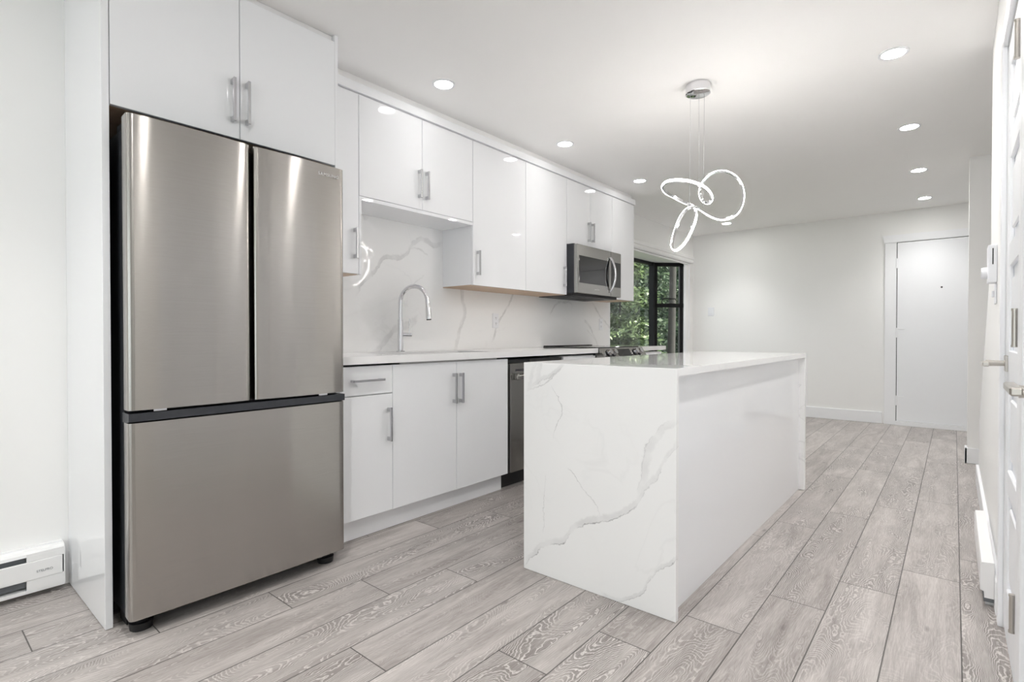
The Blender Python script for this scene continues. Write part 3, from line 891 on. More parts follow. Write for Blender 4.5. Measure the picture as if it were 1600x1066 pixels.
# ------------------------------------------------------------------ faucet
fx, fy, fz = -2.702, 2.117, 0.927
f = thing('faucet', 'tall chrome gooseneck pull-down faucet behind the sink', 'faucet', (fx, fy, fz))
MB().lathe((fx, fy, fz), [(0.0, 0.0), (0.027, 0.0), (0.027, 0.006), (0.022, 0.009), (0.0, 0.009)], n=28).build('base_plate', M['chrome'], f, True)
MB().cyl((fx, fy, fz + 0.006), (fx, fy, fz + 0.205), 0.0175, n=24).build('body', M['chrome'], f, True)
dirv = Vector((0.86, 0.30, 0)).normalized()
path = [Vector((fx, fy, fz + 0.20)), Vector((fx, fy, fz + 0.30))]
rad = 0.098
for i in range(0, 19):
    a = math.pi * i / 18 * 0.985
    path.append(Vector((fx, fy, fz + 0.315)) + dirv * (rad - rad * math.cos(a)) + Vector((0, 0, rad * math.sin(a))))
end = path[-1]
path.append(end + Vector((0, 0, -0.03)) + dirv * 0.002)
MB().tube(path, 0.0135, n=18).build('spout', M['chrome'], f, True)
e0 = path[-1]
MB().tube([e0, e0 + Vector((0, 0, -0.02)) + dirv * 0.002, e0 + Vector((0, 0, -0.085)) + dirv * 0.008], [0.0145, 0.0165, 0.0175], n=18).build('spray_head', M['chrome'], f, True)
MB().cyl(e0 + Vector((0, 0, -0.085)) + dirv * 0.008, e0 + Vector((0, 0, -0.090)) + dirv * 0.0085, 0.0150, n=18).build('nozzle', M['dark'], f, True)
side = Vector((0.35, 0.94, 0)).normalized()
h0 = Vector((fx, fy, fz + 0.108))
MB().cyl(h0 + side * 0.012, h0 + side * 0.072, 0.0135, n=18).build('valve', M['chrome'], f, True)
MB().tube([h0 + side * 0.060 + Vector((0, 0, 0.008)), h0 + side * 0.060 + Vector((0, 0, 0.105))], 0.0045, n=10).build('lever', M['chrome'], f, True)

# ------------------------------------------------------------------ outlets
def outlet(y, z, label):
    o = thing('wall_outlet', label, 'outlet', (BK, y, z), 'outlets on the backsplash')
    bx('plate', M['plastic'], o, BK, BK + 0.006, y - 0.036, y + 0.036, z - 0.058, z + 0.058, 0.002)
    for dz in (-0.022, 0.022):
        r = bx('receptacle', M['plastic'], o, BK + 0.006, BK + 0.008, y - 0.017, y + 0.017, z + dz - 0.015, z + dz + 0.015, 0.001)
        m = MB()
        for dy in (-0.006, 0.006): m.box(BK + 0.008, BK + 0.0084, y + dy - 0.0012, y + dy + 0.0012, z + dz - 0.003, z + dz + 0.007)
        m.box(BK + 0.008, BK + 0.0084, y - 0.002, y + 0.002, z + dz - 0.011, z + dz - 0.007)
        m.build('slots', M['slot'], r)
outlet(3.133, 1.148, 'white wall outlet on the backsplash between the sink and the range')
outlet(4.765, 1.146, 'white wall outlet at the window end of the backsplash')

# ------------------------------------------------------------------ dishwasher
d = thing('dishwasher', 'stainless built-in dishwasher under the counter, half hidden behind the island', 'dishwasher', (-2.5, 2.97, 0))
bx('tub', M['charcoal'], d, BK, DF - 0.03, 2.662, 3.283, 0.12, 0.870)
bx('door', M['steel'], d, DF - 0.0295, DF + 0.012, 2.664, 3.281, 0.118, 0.845, 0.003)
m = MB(); m.box(DF - 0.0295, DF - 0.006, 2.664, 3.281, 0.846, 0.868); m.build('control_strip', M['blackglass'], d)
m = MB(); m.box(DF + 0.012, DF + 0.046, 2.70, 2.722, 0.735, 0.775, 0.004); m.box(DF + 0.012, DF + 0.046, 3.223, 3.245, 0.735, 0.775, 0.004)
m.box(DF + 0.032, DF + 0.050, 2.695, 3.25, 0.742, 0.768, 0.006, 2); m.build('handle', M['steel'], d)
bx('badge', M['slot'], d, DF + 0.012, DF + 0.0128, 2.715, 2.83, 0.79, 0.805)
bx('kick_plate', M['dark'], d, -2.36, -2.34, 2.664, 3.281, 0.0, 0.10)

# ------------------------------------------------------------------ wall cabinets
XU = -2.50
cb = thing('wall_cabinet', 'narrow white wall cabinet beside the refrigerator top', 'cabinet', (-2.65, 1.54, 1.365), 'white wall cabinets')
bx('carcass', M['gloss'], cb, BK + 0.001, XU - 0.020, 1.406, 1.694, 1.372, 2.355)
bx('bottom_panel', M['wood_under'], cb, BK + 0.001, XU - 0.0195, 1.4065, 1.6935, 1.3665, 1.3715)
door(cb, XU, 1.406, 1.678, 1.366, 2.350, ('z', 1.648, 1.531, 0.166))
bx('side_panel', M['gloss'], cb, XU - 0.020, XU, 1.679, 1.694, 1.366, 1.796)
cb = thing('wall_cabinet', 'short white two-door wall cabinet above the sink', 'cabinet', (-2.65, 2.13, 1.775), 'white wall cabinets')
bx('carcass', M['gloss'], cb, BK + 0.001, XU - 0.020, 1.6945, 2.5695, 1.776, 2.355)
door(cb, XU, 1.679, 2.128, 1.797, 2.350, ('z', 2.099, 1.950, 0.172))
door(cb, XU, 2.128, 2.5695, 1.797, 2.350, ('z', 2.156, 1.949, 0.172))
bx('light_rail', M['gloss'], cb, XU - 0.020, XU - 0.001, 1.6945, 2.5695, 1.776, 1.7955)
cb = thing('wall_cabinet', 'tall white two-door wall cabinet left of the microwave', 'cabinet', (-2.65, 3.13, 1.37), 'white wall cabinets')
bx('carcass', M['gloss'], cb, BK + 0.001, XU - 0.020, 2.571, 3.6985, 1.376, 2.355)
bx('bottom_panel', M['wood_under'], cb, BK + 0.001, XU - 0.0195, 2.5715, 3.698, 1.3705, 1.3755)
door(cb, XU, 2.571, 3.144, 1.372, 2.350, ('z', 2.610, 1.525, 0.168))
door(cb, XU, 3.144, 3.6985, 1.372, 2.350, ('z', 3.650, 1.521, 0.170))
cb = thing('wall_cabinet', 'white two-door wall cabinet directly above the microwave', 'cabinet', (-2.65, 4.08, 1.80), 'white wall cabinets')
bx('carcass', M['gloss'], cb, BK + 0.001, XU - 0.020, 3.700, 4.459, 1.804, 2.355)
door(cb, XU, 3.700, 4.062, 1.803, 2.350, ('z', 4.031, 1.947, 0.174))
door(cb, XU, 4.062, 4.459, 1.803, 2.350, ('z', 4.095, 1.948, 0.170))
cb = thing('wall_cabinet', 'tall white wall cabinet at the window end of the row', 'cabinet', (-2.65, 4.68, 1.37), 'white wall cabinets')
bx('carcass', M['gloss'], cb, BK + 0.001, XU - 0.020, 4.461, 4.910, 1.384, 2.355)
bx('bottom_panel', M['wood_under'], cb, BK + 0.001, XU - 0.0195, 4.4615, 4.9095, 1.3785, 1.3835)
door(cb, XU, 4.461, 4.910, 1.378, 2.350)
cr = bx('crown_board', M['gloss'], None, XU - 0.012, XU + 0.010, 1.406, 4.922, 2.3555, 2.406, 0.001)
bx('filler_board', M['ceiling'], cr, XU - 0.045, XU - 0.030, 1.406, 4.915, 2.3555, CEIL - 0.002)
tag(cr, 'long white flat crown board on top of the wall cabinet row', 'crown board')

# ------------------------------------------------------------------ microwave
mw = thing('microwave', 'stainless over-the-range microwave with a bowed handle', 'microwave', (-2.62, 4.08, 1.375), None)
MY0, MY1 = 3.702, 4.457
bx('body', M['charcoal'], mw, BK + 0.001, -2.432, MY0, MY1, 1.388, 1.801, 0.003)
bx('underside', M['dark'], mw, BK + 0.002, -2.445, MY0 + 0.004, MY1 - 0.004, 1.366, 1.3875)
for i in range(2):
    y = 3.80 + i * 0.33
    m = MB()
    for q in range(9): m.box(-2.70, -2.50, y + q * 0.022, y + q * 0.022 + 0.012, 1.363, 1.3655)
    m.build('grease_filter', M['charcoal'], mw)
MX = -2.40
fd = bx('front', M['steel'], mw, -2.4315, MX, MY0, MY1, 1.386, 1.795, 0.006, 2)
bx('window', M['blackglass'], mw, MX, MX + 0.002, MY0 + 0.030, 4.232, 1.474, 1.702, 0.0008)
bx('control_panel', M['blackglass'], mw, MX, MX + 0.002, 4.275, MY1 - 0.012, 1.474, 1.702, 0.0008)
bx('door_seam', M['slot'], mw, MX + 0.0003, MX + 0.0009, 4.262, 4.2645, 1.392, 1.79)
hp = []
for i in range(13):
    t = i / 12
    hp.append((MX + 0.004 + 0.045 * math.sin(math.pi * t) ** 0.8, 4.246 + 0.012 * math.sin(math.pi * t), 1.425 + 0.312 * t))
MB().tube(hp, [0.011] + [0.0125] * 11 + [0.011], n=14).build('handle', M['handle'], mw, True)
text_mesh('logo', 'SAMSUNG', 0.017, M['logo'], mw, (MX + 0.0008, 4.02, 1.430), (0, 1, 0), (0, 0, 1), spacing=1.15)
text_mesh('panel_text', '12:00', 0.018, M['logo'], mw, (MX + 0.0026, 4.345, 1.655), (0, 1, 0), (0, 0, 1)) if False else None

# ------------------------------------------------------------------ range
rg = thing('kitchen_range', 'stainless slide-in electric range with front knobs and black glass top', 'range', (-2.5, 4.145, 0))
RY0, RY1 = 3.766, 4.526
bx('body', M['charcoal'], rg, BK + 0.004, -2.262, RY0, RY1, 0.03, 0.921)
bx('cooktop', M['blackglass'], rg, BK + 0.004, -2.255, RY0, RY1, 0.9215, 0.934, 0.002)
bx('rear_trim', M['dark'], rg, BK + 0.004, BK + 0.05, RY0 + 0.004, RY1 - 0.004, 0.9345, 0.9405, 0.002)
for (x, y, r) in ((-2.40, 3.95, 0.10), (-2.40, 4.34, 0.085), (-2.62, 3.95, 0.075), (-2.62, 4.34, 0.10)):
    MB().lathe((x, y, 0.9342), [(r, 0), (r, 0.0003), (r - 0.003, 0.0003), (r - 0.003, 0)], n=40).build('burner_ring', M['charcoal'], rg)
# sloped control panel
prof = [(-2.262, 0.921), (-2.222, 0.925), (-2.170, 0.842), (-2.170, 0.828), (-2.262, 0.828)]
cp = MB().prism(prof, 'y', RY0, RY1).build('control_panel', M['steel'], rg)
nrm = Vector((0.083, 0, 0.052)).normalized()
alng = Vector((0.052, 0, -0.083)).normalized()
cen = Vector((-2.196, 0, 0.8835))
def on_panel(y, a=0.0, o=0.0):
    q = cen + alng * a + nrm * o
    return Vector((q.x, y, q.z))
for y in (3.865, 3.945, 4.335, 4.415):
    m = MB()
    m.cyl(on_panel(y, 0, 0.0), on_panel(y, 0, 0.008), 0.031, n=28)
    kb = m.build('knob', M['charcoal'], cp, True)
    m = MB(); m.cyl(on_panel(y, 0, 0.008), on_panel(y, 0, 0.034), 0.0265, 0.024, n=28)
    m.build('knob_cap', M['handle'], kb, True)
q = [on_panel(0, -0.035, 0.0006), on_panel(0, 0.035, 0.0006), on_panel(0, 0.035, 0.0016), on_panel(0, -0.035, 0.0016)]
MB().prism([(v.x, v.z) for v in q], 'y', 4.02, 4.255).build('display', M['blackglass'], cp)
od = bx('oven_door', M['steel'], rg, -2.2615, -2.205, RY0 + 0.003, RY1 - 0.003, 0.235, 0.822, 0.004)
bx('oven_window', M['blackglass'], od, -2.205, -2.203, RY0 + 0.10, RY1 - 0.10, 0.34, 0.66)
m = MB(); m.cyl((-2.155, RY0 + 0.05, 0.765), (-2.155, RY1 - 0.05, 0.765), 0.012, n=16)
for y in (RY0 + 0.09, RY1 - 0.09): m.cyl((-2.206, y, 0.765), (-2.155, y, 0.765), 0.009, n=12)
m.build('oven_handle', M['handle'], od, True)
bx('storage_drawer', M['steel'], rg, -2.2615, -2.21, RY0 + 0.003, RY1 - 0.003, 0.06, 0.228, 0.004)
for y in (RY0 + 0.06, RY1 - 0.06):
    for x in (-2.32, -2.74):
        MB().cyl((x, y, 0), (x, y, 0.032), 0.018, n=14).build('foot', M['dark'], rg, True)

# ------------------------------------------------------------------ island
isl = thing('kitchen_island', 'white quartz waterfall kitchen island standing on the oak floor', 'kitchen island', (-1.1, 2.89, 0))
TK = 0.029
bx('waterfall_panel', M['quartz_island'], isl, IX0, IX1, IY0, IY0 + 0.022, 0.001, IZ, 0.0008)
bx('waterfall_panel', M['quartz_plain'], isl, IX0, IX1, IY1 - 0.03, IY1, 0.001, IZ - TK, 0.0008)
bx('top_slab', M['quartz_plain'], isl, IX0, IX1, IY0 + 0.022, IY1, IZ - TK, IZ, 0.0008)
bx('side_panel', M['gloss'], isl, -0.812, -0.793, IY0 + 0.0225, IY1 - 0.0305, 0.001, IZ - TK - 0.0005)
bx('body', M['carcass'], isl, IX0 + 0.045, -0.8125, IY0 + 0.0225, IY1 - 0.0305, 0.10, IZ - TK - 0.0005)
bx('toe_kick', M['gloss'], isl, IX0 + 0.10, IX0 + 0.12, IY0 + 0.0225, IY1 - 0.0305, 0.001, 0.0995)
for i in range(3):
    w = (IY1 - 0.03 - IY0 - 0.022) / 3
    y0 = IY0 + 0.0225 + i * w
    dd = bx('door', M['gloss'], isl, IX0 + 0.025, IX0 + 0.0445, y0 + 0.0015, y0 + w - 0.0015, 0.105, IZ - TK - 0.006, 0.001)
    m = MB(); yy = y0 + (w - 0.04 if i % 2 == 0 else 0.04)
    m.box(IX0 - 0.009, IX0 + 0.001, yy - 0.0055, yy + 0.0055, 0.62, 0.79, 0.001)
    for zz in (0.632, 0.778): m.box(IX0, IX0 + 0.026, yy - 0.0055, yy + 0.0055, zz - 0.01, zz + 0.01)
    m.build('handle', M['handle'], dd)

# ------------------------------------------------------------------ pendant
pd = thing('pendant_light', 'chrome looped-ribbon LED pendant hanging over the island', 'pendant lamp', (-1.13, 3.0, CEIL))
MB().lathe((-1.13, 3.0, CEIL), [(0.0, 0.0), (0.068, 0.0), (0.068, -0.050), (0.062, -0.0535), (0.0, -0.0535)], n=40).build('canopy', M['chrome'], pd, True)
RIB = [(-1.291, 2.877, 1.88), (-1.257, 2.827, 1.885), (-1.208, 2.803, 1.888), (-1.135, 2.825, 1.88), (-1.086, 2.879, 1.865), (-1.066, 2.961, 1.853), (-1.065, 3.039, 1.835), (-1.067, 3.063, 1.816), (-1.089, 3.084, 1.801), (-1.116, 3.087, 1.803), (-1.138, 3.082, 1.828), (-1.148, 3.074, 1.865), (-1.139, 3.07, 1.905), (-1.114, 3.065, 1.935), (-1.079, 3.068, 1.963), (-1.032, 3.081, 1.973), (-0.99, 3.104, 1.963), (-0.951, 3.123, 1.931), (-0.924, 3.132, 1.879), (-0.916, 3.138, 1.818), (-0.927, 3.128, 1.752), (-0.961, 3.112, 1.706), (-1.008, 3.085, 1.69), (-1.054, 3.073, 1.7), (-1.101, 3.06, 1.73), (-1.14, 3.053, 1.762), (-1.176, 3.05, 1.782), (-1.212, 3.046, 1.775), (-1.242, 3.033, 1.735), (-1.263, 3.015, 1.671), (-1.266, 2.972, 1.597), (-1.254, 2.929, 1.543), (-1.225, 2.901, 1.515), (-1.191, 2.89, 1.521), (-1.16, 2.904, 1.559), (-1.139, 2.935, 1.622), (-1.137, 2.99, 1.692), (-1.152, 3.043, 1.745), (-1.182, 3.084, 1.788), (-1.212, 3.086, 1.809), (-1.248, 3.081, 1.829), (-1.284, 3.038, 1.854), (-1.302, 2.958, 1.866)]
# centre of the loop each control point turns about
LC = {1: Vector((-1.185, 2.955, 1.855)), 2: Vector((-1.03, 3.10, 1.83)), 3: Vector((-1.20, 2.975, 1.65))}
WHICH = [1] * 10 + [2] * 15 + [0] * 2 + [3] * 10 + [0] * 3 + [1] * 3
WHICH = WHICH[:8] + [0] * 3 + WHICH[11:]
def ribbon():
    P = np.array(RIB); n = len(P)
    N = []
    for i, p in enumerate(RIB):
        w = WHICH[i] if i < len(WHICH) else 1
        N.append((Vector(p) - LC[w]).normalized() if w else None)
    for i in range(n):
        if N[i] is None:
            a = i
            while N[a % n] is None: a -= 1
            b2 = i
            while N[b2 % n] is None: b2 += 1
            t = (i - a) / (b2 - a)
            N[i] = N[a % n].lerp(N[b2 % n], t).normalized() if N[a % n].dot(N[b2 % n]) > -0.98 else Vector((0, 1, 0))
    K = 6
    pts, nor = [], []
    for i in range(n):
        p0, p1, p2, p3 = (P[(i + k2) % n] for k2 in (-1, 0, 1, 2))
        for s2 in range(K):
            t = s2 / K
            q = 0.5 * ((2 * p1) + (-p0 + p2) * t + (2 * p0 - 5 * p1 + 4 * p2 - p3) * t * t + (-p0 + 3 * p1 - 3 * p2 + p3) * t ** 3)
            pts.append(Vector(q)); nor.append(N[i].lerp(N[(i + 1) % n], t))
    m2 = len(pts)
    # smooth the path a little, then the normals a lot
    for _ in range(4):
        pts = [(pts[i - 1] + pts[i] * 2 + pts[(i + 1) % m2]) / 4 for i in range(m2)]
    for _ in range(10):
        nor = [(nor[i - 1] + nor[i] * 2 + nor[(i + 1) % m2]).normalized() for i in range(m2)]
    HW, T0, T1 = 0.0068, 0.0085, 0.0032
    chrome = MB(); led = MB()
    cv, lv = [], []
    for i in range(m2):
        t = (pts[(i + 1) % m2] - pts[i - 1]).normalized()
        nn = (nor[i] - t * nor[i].dot(t)).normalized()
        bb = t.cross(nn)
        p = pts[i]
        cv += [tuple(p + nn * a + bb * c2) for a, c2 in ((-T0, -HW), (-T0, HW), (0, HW), (0, -HW))]
        lv += [tuple(p + nn * a + bb * c2) for a, c2 in ((0.0, -HW), (0.0, HW), (T1 * 0.7, HW), (T1, HW * 0.5), (T1, -HW * 0.5), (T1 * 0.7, -HW))]
    def loft(mb, v, k2):
        f = []
        for i in range(m2):
            j = (i + 1) % m2
            for q in range(k2):
                f.append((i * k2 + q, i * k2 + (q + 1) % k2, j * k2 + (q + 1) % k2, j * k2 + q))
        mb._add(v, f)
    loft(chrome, cv, 4); loft(led, lv, 6)
    chrome.build('ribbon', M['chrome'], pd, True)
    led.build('light_strip', M['led'], pd, True)
ribbon()
for a, b2 in (((-1.165, 2.977, 2.41), (-1.206, 3.076, 1.80)), ((-1.131, 3.017, 2.41), (-1.146, 3.063, 1.90)), ((-1.106, 3.034, 2.41), (-1.118, 3.056, 1.765))):
    MB().tube([a, b2], 0.0011, n=6).build('suspension_wire', M['handle'], pd, True)

# ------------------------------------------------------------------ recessed downlights
def downlight(x, y, label, watts=None, spread=100, lens='pot'):
    t = thing('recessed_downlight', label, 'ceiling light', (x, y, CEIL), 'recessed ceiling downlights')
    MB().lathe((x, y, CEIL), [(0.066, 0.0), (0.066, -0.003), (0.062, -0.0045), (0.052, -0.004), (0.050, 0.0)], n=36).build('trim_ring', M['plastic'], t, True)
    m = MB(); m.cyl((x, y, CEIL - 0.0030), (x, y, CEIL - 0.0005), 0.0495, n=36); m.build('lens', M[lens], t)
    # the lamp's own downward beam
    d = bpy.data.lights.new('downlight_beam', 'SPOT')
    d.energy = POT_BEAM_W if watts is None else watts; d.spot_size = R(spread); d.spot_blend = 1.0; d.shadow_soft_size = 0.045
    d.color = (1.0, 0.98, 0.96)
    o = bpy.data.objects.new('downlight_beam', d)
    COL.objects.link(o); o.parent = t; o.location = (0, 0, -0.012)
XL, XR = -2.235, -0.245
downlight(XL, 2.06, 'recessed downlight in front of the sink cabinet, nearest on the cabinet side', POT_DIM_W, 100, 'pot_dim')
downlight(XL, 3.28, 'recessed downlight second along the cabinet side, in front of the tall cabinet', POT_DIM_W, 100, 'pot_dim')
downlight(XL, 4.50, 'recessed downlight third along the cabinet side, left of the pendant loops', POT_DIM_W, 100, 'pot_dim')
downlight(XL, 6.92, 'recessed downlight farthest on the window side, below the pendant loops')
downlight(XR, 3.30, 'large-looking recessed downlight nearest on the door side of the ceiling', 8.0, 112)
downlight(XR, 4.53, 'recessed downlight second along the door side of the ceiling', 9.0, 122)
downlight(XR, 5.76, 'recessed downlight third along the door side of the ceiling', 9.0, 122)
downlight(XR, 6.96, 'recessed downlight farthest along, just in front of the entry door', 9.0, 122)
downlight(-1.24, 0.50, 'added unseen downlight ahead of the refrigerator, brightening the near floor', 17.0, 128)  # unseen lamp, added to brighten the left floor and the refrigerator
for (x, y) in ((XR, 2.07), (XR, 0.84)):
    downlight(x, y, 'recessed downlight over the panelled doors, out of the frame', 6.5, 112)
for (x, y) in ((XL, -0.38), (-0.6, -1.6), (1.4, -0.6), (1.4, -2.0), (-2.2, -1.8)):  # unseen lamps, added to supply light from the living area
    downlight(x, y, 'added recessed downlight in the living area out of the frame')

# ------------------------------------------------------------------ entry door on the far wall
struct_door = MB().box(-0.505, 0.345, YF - 0.030, YF - 0.001, 0.050, 2.093, 0.002).build('door_1', M['door'])
struct(struct_door)
m = MB()
m.box(-0.622, -0.512, YF - 0.026, YF, 0, 2.10, 0.002); m.box(0.352, 0.462, YF - 0.026, YF, 0, 2.10, 0.002)
m.prism([(-0.628, 2.10), (0.468, 2.10), (0.50, 2.185), (-0.650, 2.185)], 'y', YF - 0.034, YF)
m.build('door_frame', M['trim'], struct_door)
bx('threshold', M['trim'], struct_door, -0.512, 0.352, YF - 0.05, YF, 0.0, 0.047, 0.002)
bx('gap_shadow', M['slot'], struct_door, -0.512, 0.352, YF - 0.006, YF - 0.0005, 0.047, 2.10)
MB().cyl((-0.109, YF - 0.034, 1.563), (-0.109, YF - 0.029, 1.563), 0.0095, n=18).build('peephole', M['slot'], struct_door, True)
for (z, arm) in ((1.86, False), (1.063, True), (0.283, True)):
    m = MB(); m.box(-0.516, -0.498, YF - 0.037, YF - 0.028, z - 0.056, z + 0.056, 0.002)
    if arm: m.box(-0.500, -0.435, YF - 0.036, YF - 0.029, z + 0.040, z + 0.050, 0.001)
    m.build('hinge', M['trim'], struct_door)
# lever of the entry door, on the hidden edge
m = MB(); m.cyl((0.27, YF - 0.075, 0.98), (0.27, YF - 0.03, 0.98), 0.011, n=14); m.box(0.16, 0.28, YF - 0.085, YF - 0.07, 0.97, 0.99, 0.003)
m.build('door_handle', M['nickel'], struct_door, True)

# light switch
sw = thing('light_switch', 'small white light switch on the far wall beside the window', 'light switch', (-2.634, YF, 1.367))
bx('plate', M['plastic'], sw, -2.676, -2.592, YF - 0.008, YF, 1.308, 1.426, 0.003)
bx('rocker', M['plastic'], sw, -2.655, -2.613, YF - 0.012, YF - 0.008, 1.337, 1.405, 0.0015)

# ------------------------------------------------------------------ baseboard heaters
def heater_left():
    h = thing('baseboard_heater', 'long white baseboard heater on the wall left of the end panel', 'heater', (-2.79, -0.3, 0), 'baseboard heaters')
    y0, y1 = -1.10, 0.466
    m = MB(); m.box(WK, -2.812, y0, y1, 0.02, 0.190)
    m.box(WK, -2.762, y0, y1, 0.022, 0.034); m.build('back_plate', M['heater'], h)
    # bent cover with rounded upper corner seen at the end
    prof = [(-2.812, 0.182), (-2.790, 0.186), (-2.772, 0.184), (-2.763, 0.176), (-2.760, 0.165), (-2.764, 0.165), (-2.767, 0.173), (-2.775, 0.179), (-2.790, 0.180), (-2.812, 0.176)]
    MB().prism(prof, 'y', y0, y1).build('top_cover', M['heater'], h)
    m = MB(); m.prism([(-2.812, 0.028), (-2.7605, 0.028), (-2.7605, 0.160), (-2.763, 0.171), (-2.770, 0.180), (-2.781, 0.186), (-2.812, 0.188)], 'y', y1 - 0.002, y1 + 0.002)
    m.box(-2.771, -2.7605, 0.352, y1 - 0.002, 0.145, 0.176); m.box(-2.771, -2.7605, 0.352, y1 - 0.002, 0.032, 0.074)
    m.build('end_cap', M['heater'], h)
    fp = bx('front_panel', M['heater'], h, -2.768, -2.758, y0, 0.460, 0.072, 0.144, 0.002)
    bx('heating_fins', M['heater_dark'], h, -2.811, -2.774, y0, 0.350, 0.045, 0.165)
    text_mesh('logo', 'STELPRO', 0.0125, M['logo_dark'], fp, (-2.7577, 0.405, 0.101), (0, 1, 0), (0, 0, 1), depth=0.0003)
heater_left()
def heater_right():
    h = thing('baseboard_heater', 'short white baseboard heater on the right wall beside the panelled door', 'heater', (0.11, 3.05, 0), 'baseboard heaters')
    x1 = RW - 0.0165
    y0, y1 = 2.68, 3.46
    prof = [(x1, 0.035), (0.094, 0.035), (0.094, 0.058), (0.082, 0.062), (0.082, 0.158), (0.086, 0.168), (x1, 0.172)]
    MB().prism(prof, 'y', y0, y1).build('cover', M['heater'], h)
    m = MB(); m.box(0.092, x1, y0 + 0.002, y1 - 0.002, 0.02, 0.036); m.build('bottom_rail', M['heater_dark'], h)
    for y in (y0 + 0.03, y1 - 0.05): bx('bracket', M['heater'], h, 0.098, x1, y, y + 0.02, 0.0, 0.02)
heater_right()

# ------------------------------------------------------------------ thermostat and switch on the right wall
th = thing('thermostat', 'white wall thermostat with a dial, on the right wall by the stairs', 'thermostat', (RW, 3.2, 1.33))
bx('housing', M['plastic'], th, RW - 0.030, RW - 0.0005, 3.02, 3.12, 1.255, 1.415, 0.004, 2)
bx('display_slot', M['slot'], th, RW - 0.0165, RW - 0.0125, 3.0185, 3.0202, 1.332, 1.400)
MB().cyl((RW - 0.030, 3.07, 1.30), (RW - 0.050, 3.07, 1.30), 0.026, 0.023, n=24).build('dial', M['plastic'], th, True)
sw = thing('light_switch', 'tiny white switch under the thermostat on the right wall', 'light switch', (RW, 3.07, 1.22))
bx('plate', M['plastic'], sw, RW - 0.007, RW - 0.0005, 3.035, 3.105, 1.165, 1.252, 0.002)
bx('toggle', M['plastic'], sw, RW - 0.016, RW - 0.007, 3.06, 3.08, 1.195, 1.222, 0.002)

# ------------------------------------------------------------------ panelled doors on the right wall
LX = 0.152
def panel_door(name, y0, y1, hy, tip):
    leaf = MB()
    leaf.box(LX, LX + 0.035, y0 + 0.003, y1 - 0.003, 0.008, DT - 0.004)
    # raised stiles and rails around recessed panels
    t = 0.012
    for (a, b2) in ((y0 + 0.003, y0 + 0.11), (y1 - 0.11, y1 - 0.003)): leaf.box(LX - t, LX, a, b2, 0.008, DT - 0.004, 0.003)
    zs = [0.008, 0.21, 0.52, 0.62, 0.84, 0.98, 1.20, 1.30, 1.54, 1.64, 1.86, DT - 0.004]
    for (za, zb) in ((0.008, 0.18), (0.50, 0.58), (0.86, 0.98), (1.26, 1.34), (1.62, 1.70), (1.93, DT - 0.004)):
        leaf.box(LX - t, LX, y0 + 0.11, y1 - 0.11, za, zb, 0.003)
    for (za, zb) in ((0.18, 0.50), (0.58, 0.86), (0.98, 1.26), (1.34, 1.62), (1.70, 1.93)):
        leaf.box(LX - 0.009, LX, y0 + 0.15, y1 - 0.15, za + 0.04, zb - 0.04, 0.008)
    o = struct(leaf.build(name, M['door']))
    c = MB(); cx = RW - 0.014
    for (a, b2) in ((y0 - 0.06, y0 + 0.001), (y1 - 0.001, y1 + 0.06)):
        c.box(cx, RW, a, b2, 0, DT + 0.062, 0.002)
        c.box(RW, RW + 0.12, a if a < y0 - 0.01 else b2 - 0.06, b2 if a < y0 - 0.01 else b2 - 0.0605 + 0.0010, 0, DT) if False else None
    c.box(cx, RW, y0 + 0.001, y1 - 0.001, DT - 0.001, DT + 0.062, 0.002)
    c.build('door_frame', M['trim'], o)
    z = 0.935
    r = bx('rosette', M['nickel'], o, LX - t - 0.008, LX - t, hy - 0.027, hy + 0.027, z - 0.027, z + 0.027, 0.001)
    MB().cyl((LX - t - 0.008, hy, z), (LX - 0.068, hy, z), 0.009, 0.011, n=16).build('spindle', M['nickel'], r, True)
    s2 = 1 if tip > hy else -1
    MB().box(LX - 0.080, LX - 0.062, min(hy - s2 * 0.012, tip), max(hy - s2 * 0.012, tip), z - 0.0075, z + 0.0075, 0.003).build('lever', M['nickel'], r)
    return o
dA = panel_door('door_2', A0, A1, 2.465, 2.345)
dB = panel_door('door_3', B0, B1, 1.235, 1.37)
for z in (1.79, 1.05, 0.31):
    m = MB(); m.cyl((RW - 0.019, A0 + 0.012, z - 0.045), (RW - 0.019, A0 + 0.012, z + 0.045), 0.006, n=12)
    for e in (-0.047, 0.047): m.cyl((RW - 0.019, A0 + 0.012, z + e - 0.003), (RW - 0.019, A0 + 0.012, z + e + 0.003), 0.0072, n=12)
    m.build('hinge', M['nickel'], dA, True)

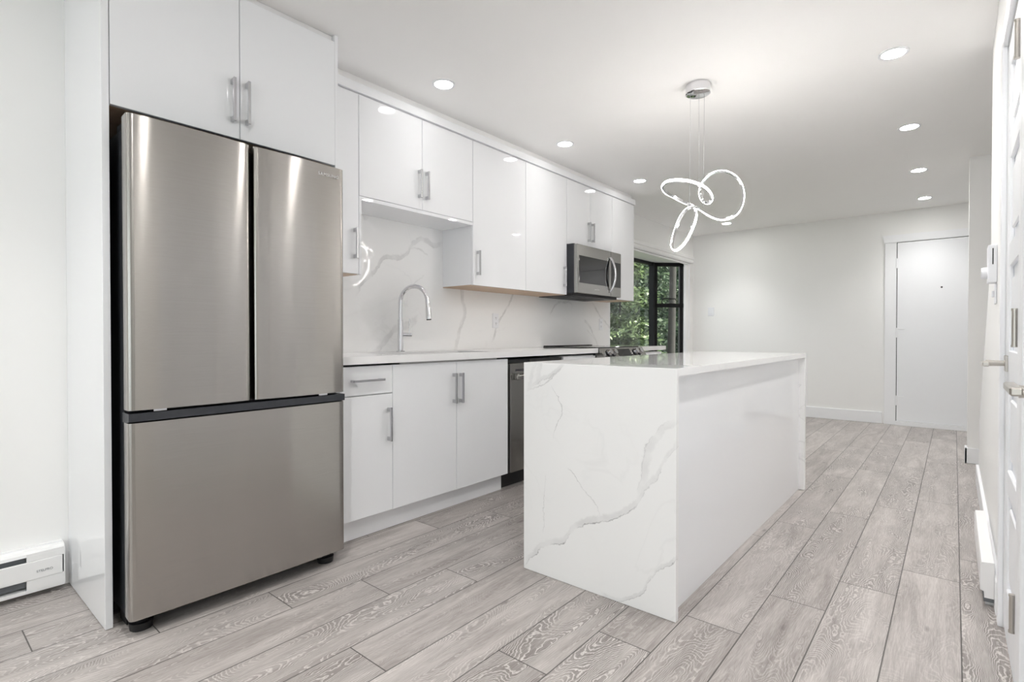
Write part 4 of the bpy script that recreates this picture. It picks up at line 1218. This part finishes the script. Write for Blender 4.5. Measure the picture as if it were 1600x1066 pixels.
# ------------------------------------------------------------------ outdoors
struct(bx('ground', M['soil'], None, -40, -3.6, -10, 60, -2.6, -2.5))
def tree(name, label, x, y, base, h, rcrown, zc0, n_leaf, leaf, trunk_r, seed, size, lean=0.0, cat='tree', droop=0.0):
    rnd = np.random.RandomState(seed)
    t = thing(name, label, cat, (x, y, base), None)
    path = [(x + lean * s * h + 0.08 * math.sin(3 * s + seed), y + 0.08 * math.cos(4 * s + seed), base + s * h) for s in [i / 8 for i in range(9)]]
    MB().tube(path, [trunk_r * (1 - 0.75 * i / 8) for i in range(9)], n=12).build('trunk', M['bark'], t, True)
    # leaf sprays: clusters of pointed quads hung about branch tips
    ncl = max(8, n_leaf // 40)
    u = rnd.rand(ncl); zc = zc0 + (base + h * 1.05 - zc0) * u
    prof = np.sin(np.pi * np.clip(0.12 + 0.85 * (1 - u), 0, 1)) ** 0.7
    ang = rnd.rand(ncl) * 2 * np.pi
    rad = rcrown * prof * np.sqrt(rnd.rand(ncl))
    cx = x + rad * np.cos(ang); cy = y + rad * np.sin(ang); cz = zc - droop * rad
    verts = np.zeros((n_leaf * 4, 3)); 
    ci = rnd.randint(0, ncl, n_leaf)
    c = np.stack([cx[ci], cy[ci], cz[ci]], 1) + rnd.randn(n_leaf, 3) * np.array([0.20, 0.20, 0.09]) * (rcrown / 1.4)
    d = rnd.randn(n_leaf, 3); d[:, 2] = d[:, 2] * 0.5 - 0.25; d /= np.linalg.norm(d, axis=1)[:, None]
    e = np.cross(d, rnd.randn(n_leaf, 3) * 0.5 + np.array([0, 0, 1.0])); e /= np.linalg.norm(e, axis=1)[:, None]
    L = size * (0.6 + 0.8 * rnd.rand(n_leaf))[:, None]
    verts[0::4] = c - d * L * 0.5; verts[1::4] = c + e * L * 0.24; verts[2::4] = c + d * L * 0.5; verts[3::4] = c - e * L * 0.24
    me = bpy.data.meshes.new('foliage')
    me.from_pydata(verts.tolist(), [], [(4 * i, 4 * i + 1, 4 * i + 2, 4 * i + 3) for i in range(n_leaf)])
    link('foliage', me, M[leaf], t)
    return t
tree('leafy_tree', 'bright green leafy tree close outside the bay window', -6.2, 11.5, -2.5, 5.4, 0.75, -0.9, 8000, 'leaf_a', 0.05, 3, 0.15)
tree('tall_tree', 'tall dark trunked tree seen through the narrow far window pane', -5.06, 11.8, -2.5, 10.0, 0.25, 4.2, 900, 'leaf_b', 0.12, 5, 0.15)
tree('tall_tree', 'second dark trunk at the edge of the narrow far window pane', -5.55, 13.5, -2.5, 10.5, 0.8, 4.4, 1200, 'leaf_b', 0.14, 6, 0.15)
tree('shade_tree', 'mid green tree filling the middle of the window view', -8.3, 16.2, -2.5, 8.0, 1.2, -2.0, 12000, 'leaf_b', 0.10, 8, 0.18)
tree('shade_tree', 'dark green tree seen behind the tall trunks', -8.2, 20.2, -2.5, 9.5, 1.25, -2.2, 12000, 'leaf_c', 0.12, 12, 0.20)
tree('shade_tree', 'deep green tree far back behind the mid green one', -13.6, 26.6, -2.5, 11.0, 2.4, -2.4, 14000, 'leaf_c', 0.2, 21, 0.34)
tree('shade_tree', 'farthest green tree behind the tall trunks', -13.2, 33.0, -2.5, 11.0, 2.4, -2.4, 12000, 'leaf_c', 0.2, 23, 0.36)
tree('fern_shrub', 'low pale green shrub under the trees outside the window', -6.9, 13.9, -2.5, 3.0, 0.8, -2.2, 5000, 'leaf_a', 0.03, 31, 0.15, cat='shrub')
me = bpy.data.meshes.new('hill')
vs, fs = [], []
for i in range(41):
    for j, (dy, z) in enumerate(((0, -2.5), (3, 3.0), (7, 8.0), (14, 12.0), (25, 13.0))):
        vs.append((-45 + i * 1.2, 38 + dy + 1.5 * math.sin(i * 1.3 + j), z + (0 if j == 0 else 1.2 * math.sin(i * 0.9 + j * 2.1))))
for i in range(40):
    for j in range(4):
        fs.append((i * 5 + j, i * 5 + j + 1, i * 5 + j + 6, i * 5 + j + 5))
me.from_pydata(vs, [], fs)
struct(link('hill', me, M['soil'], None, True))
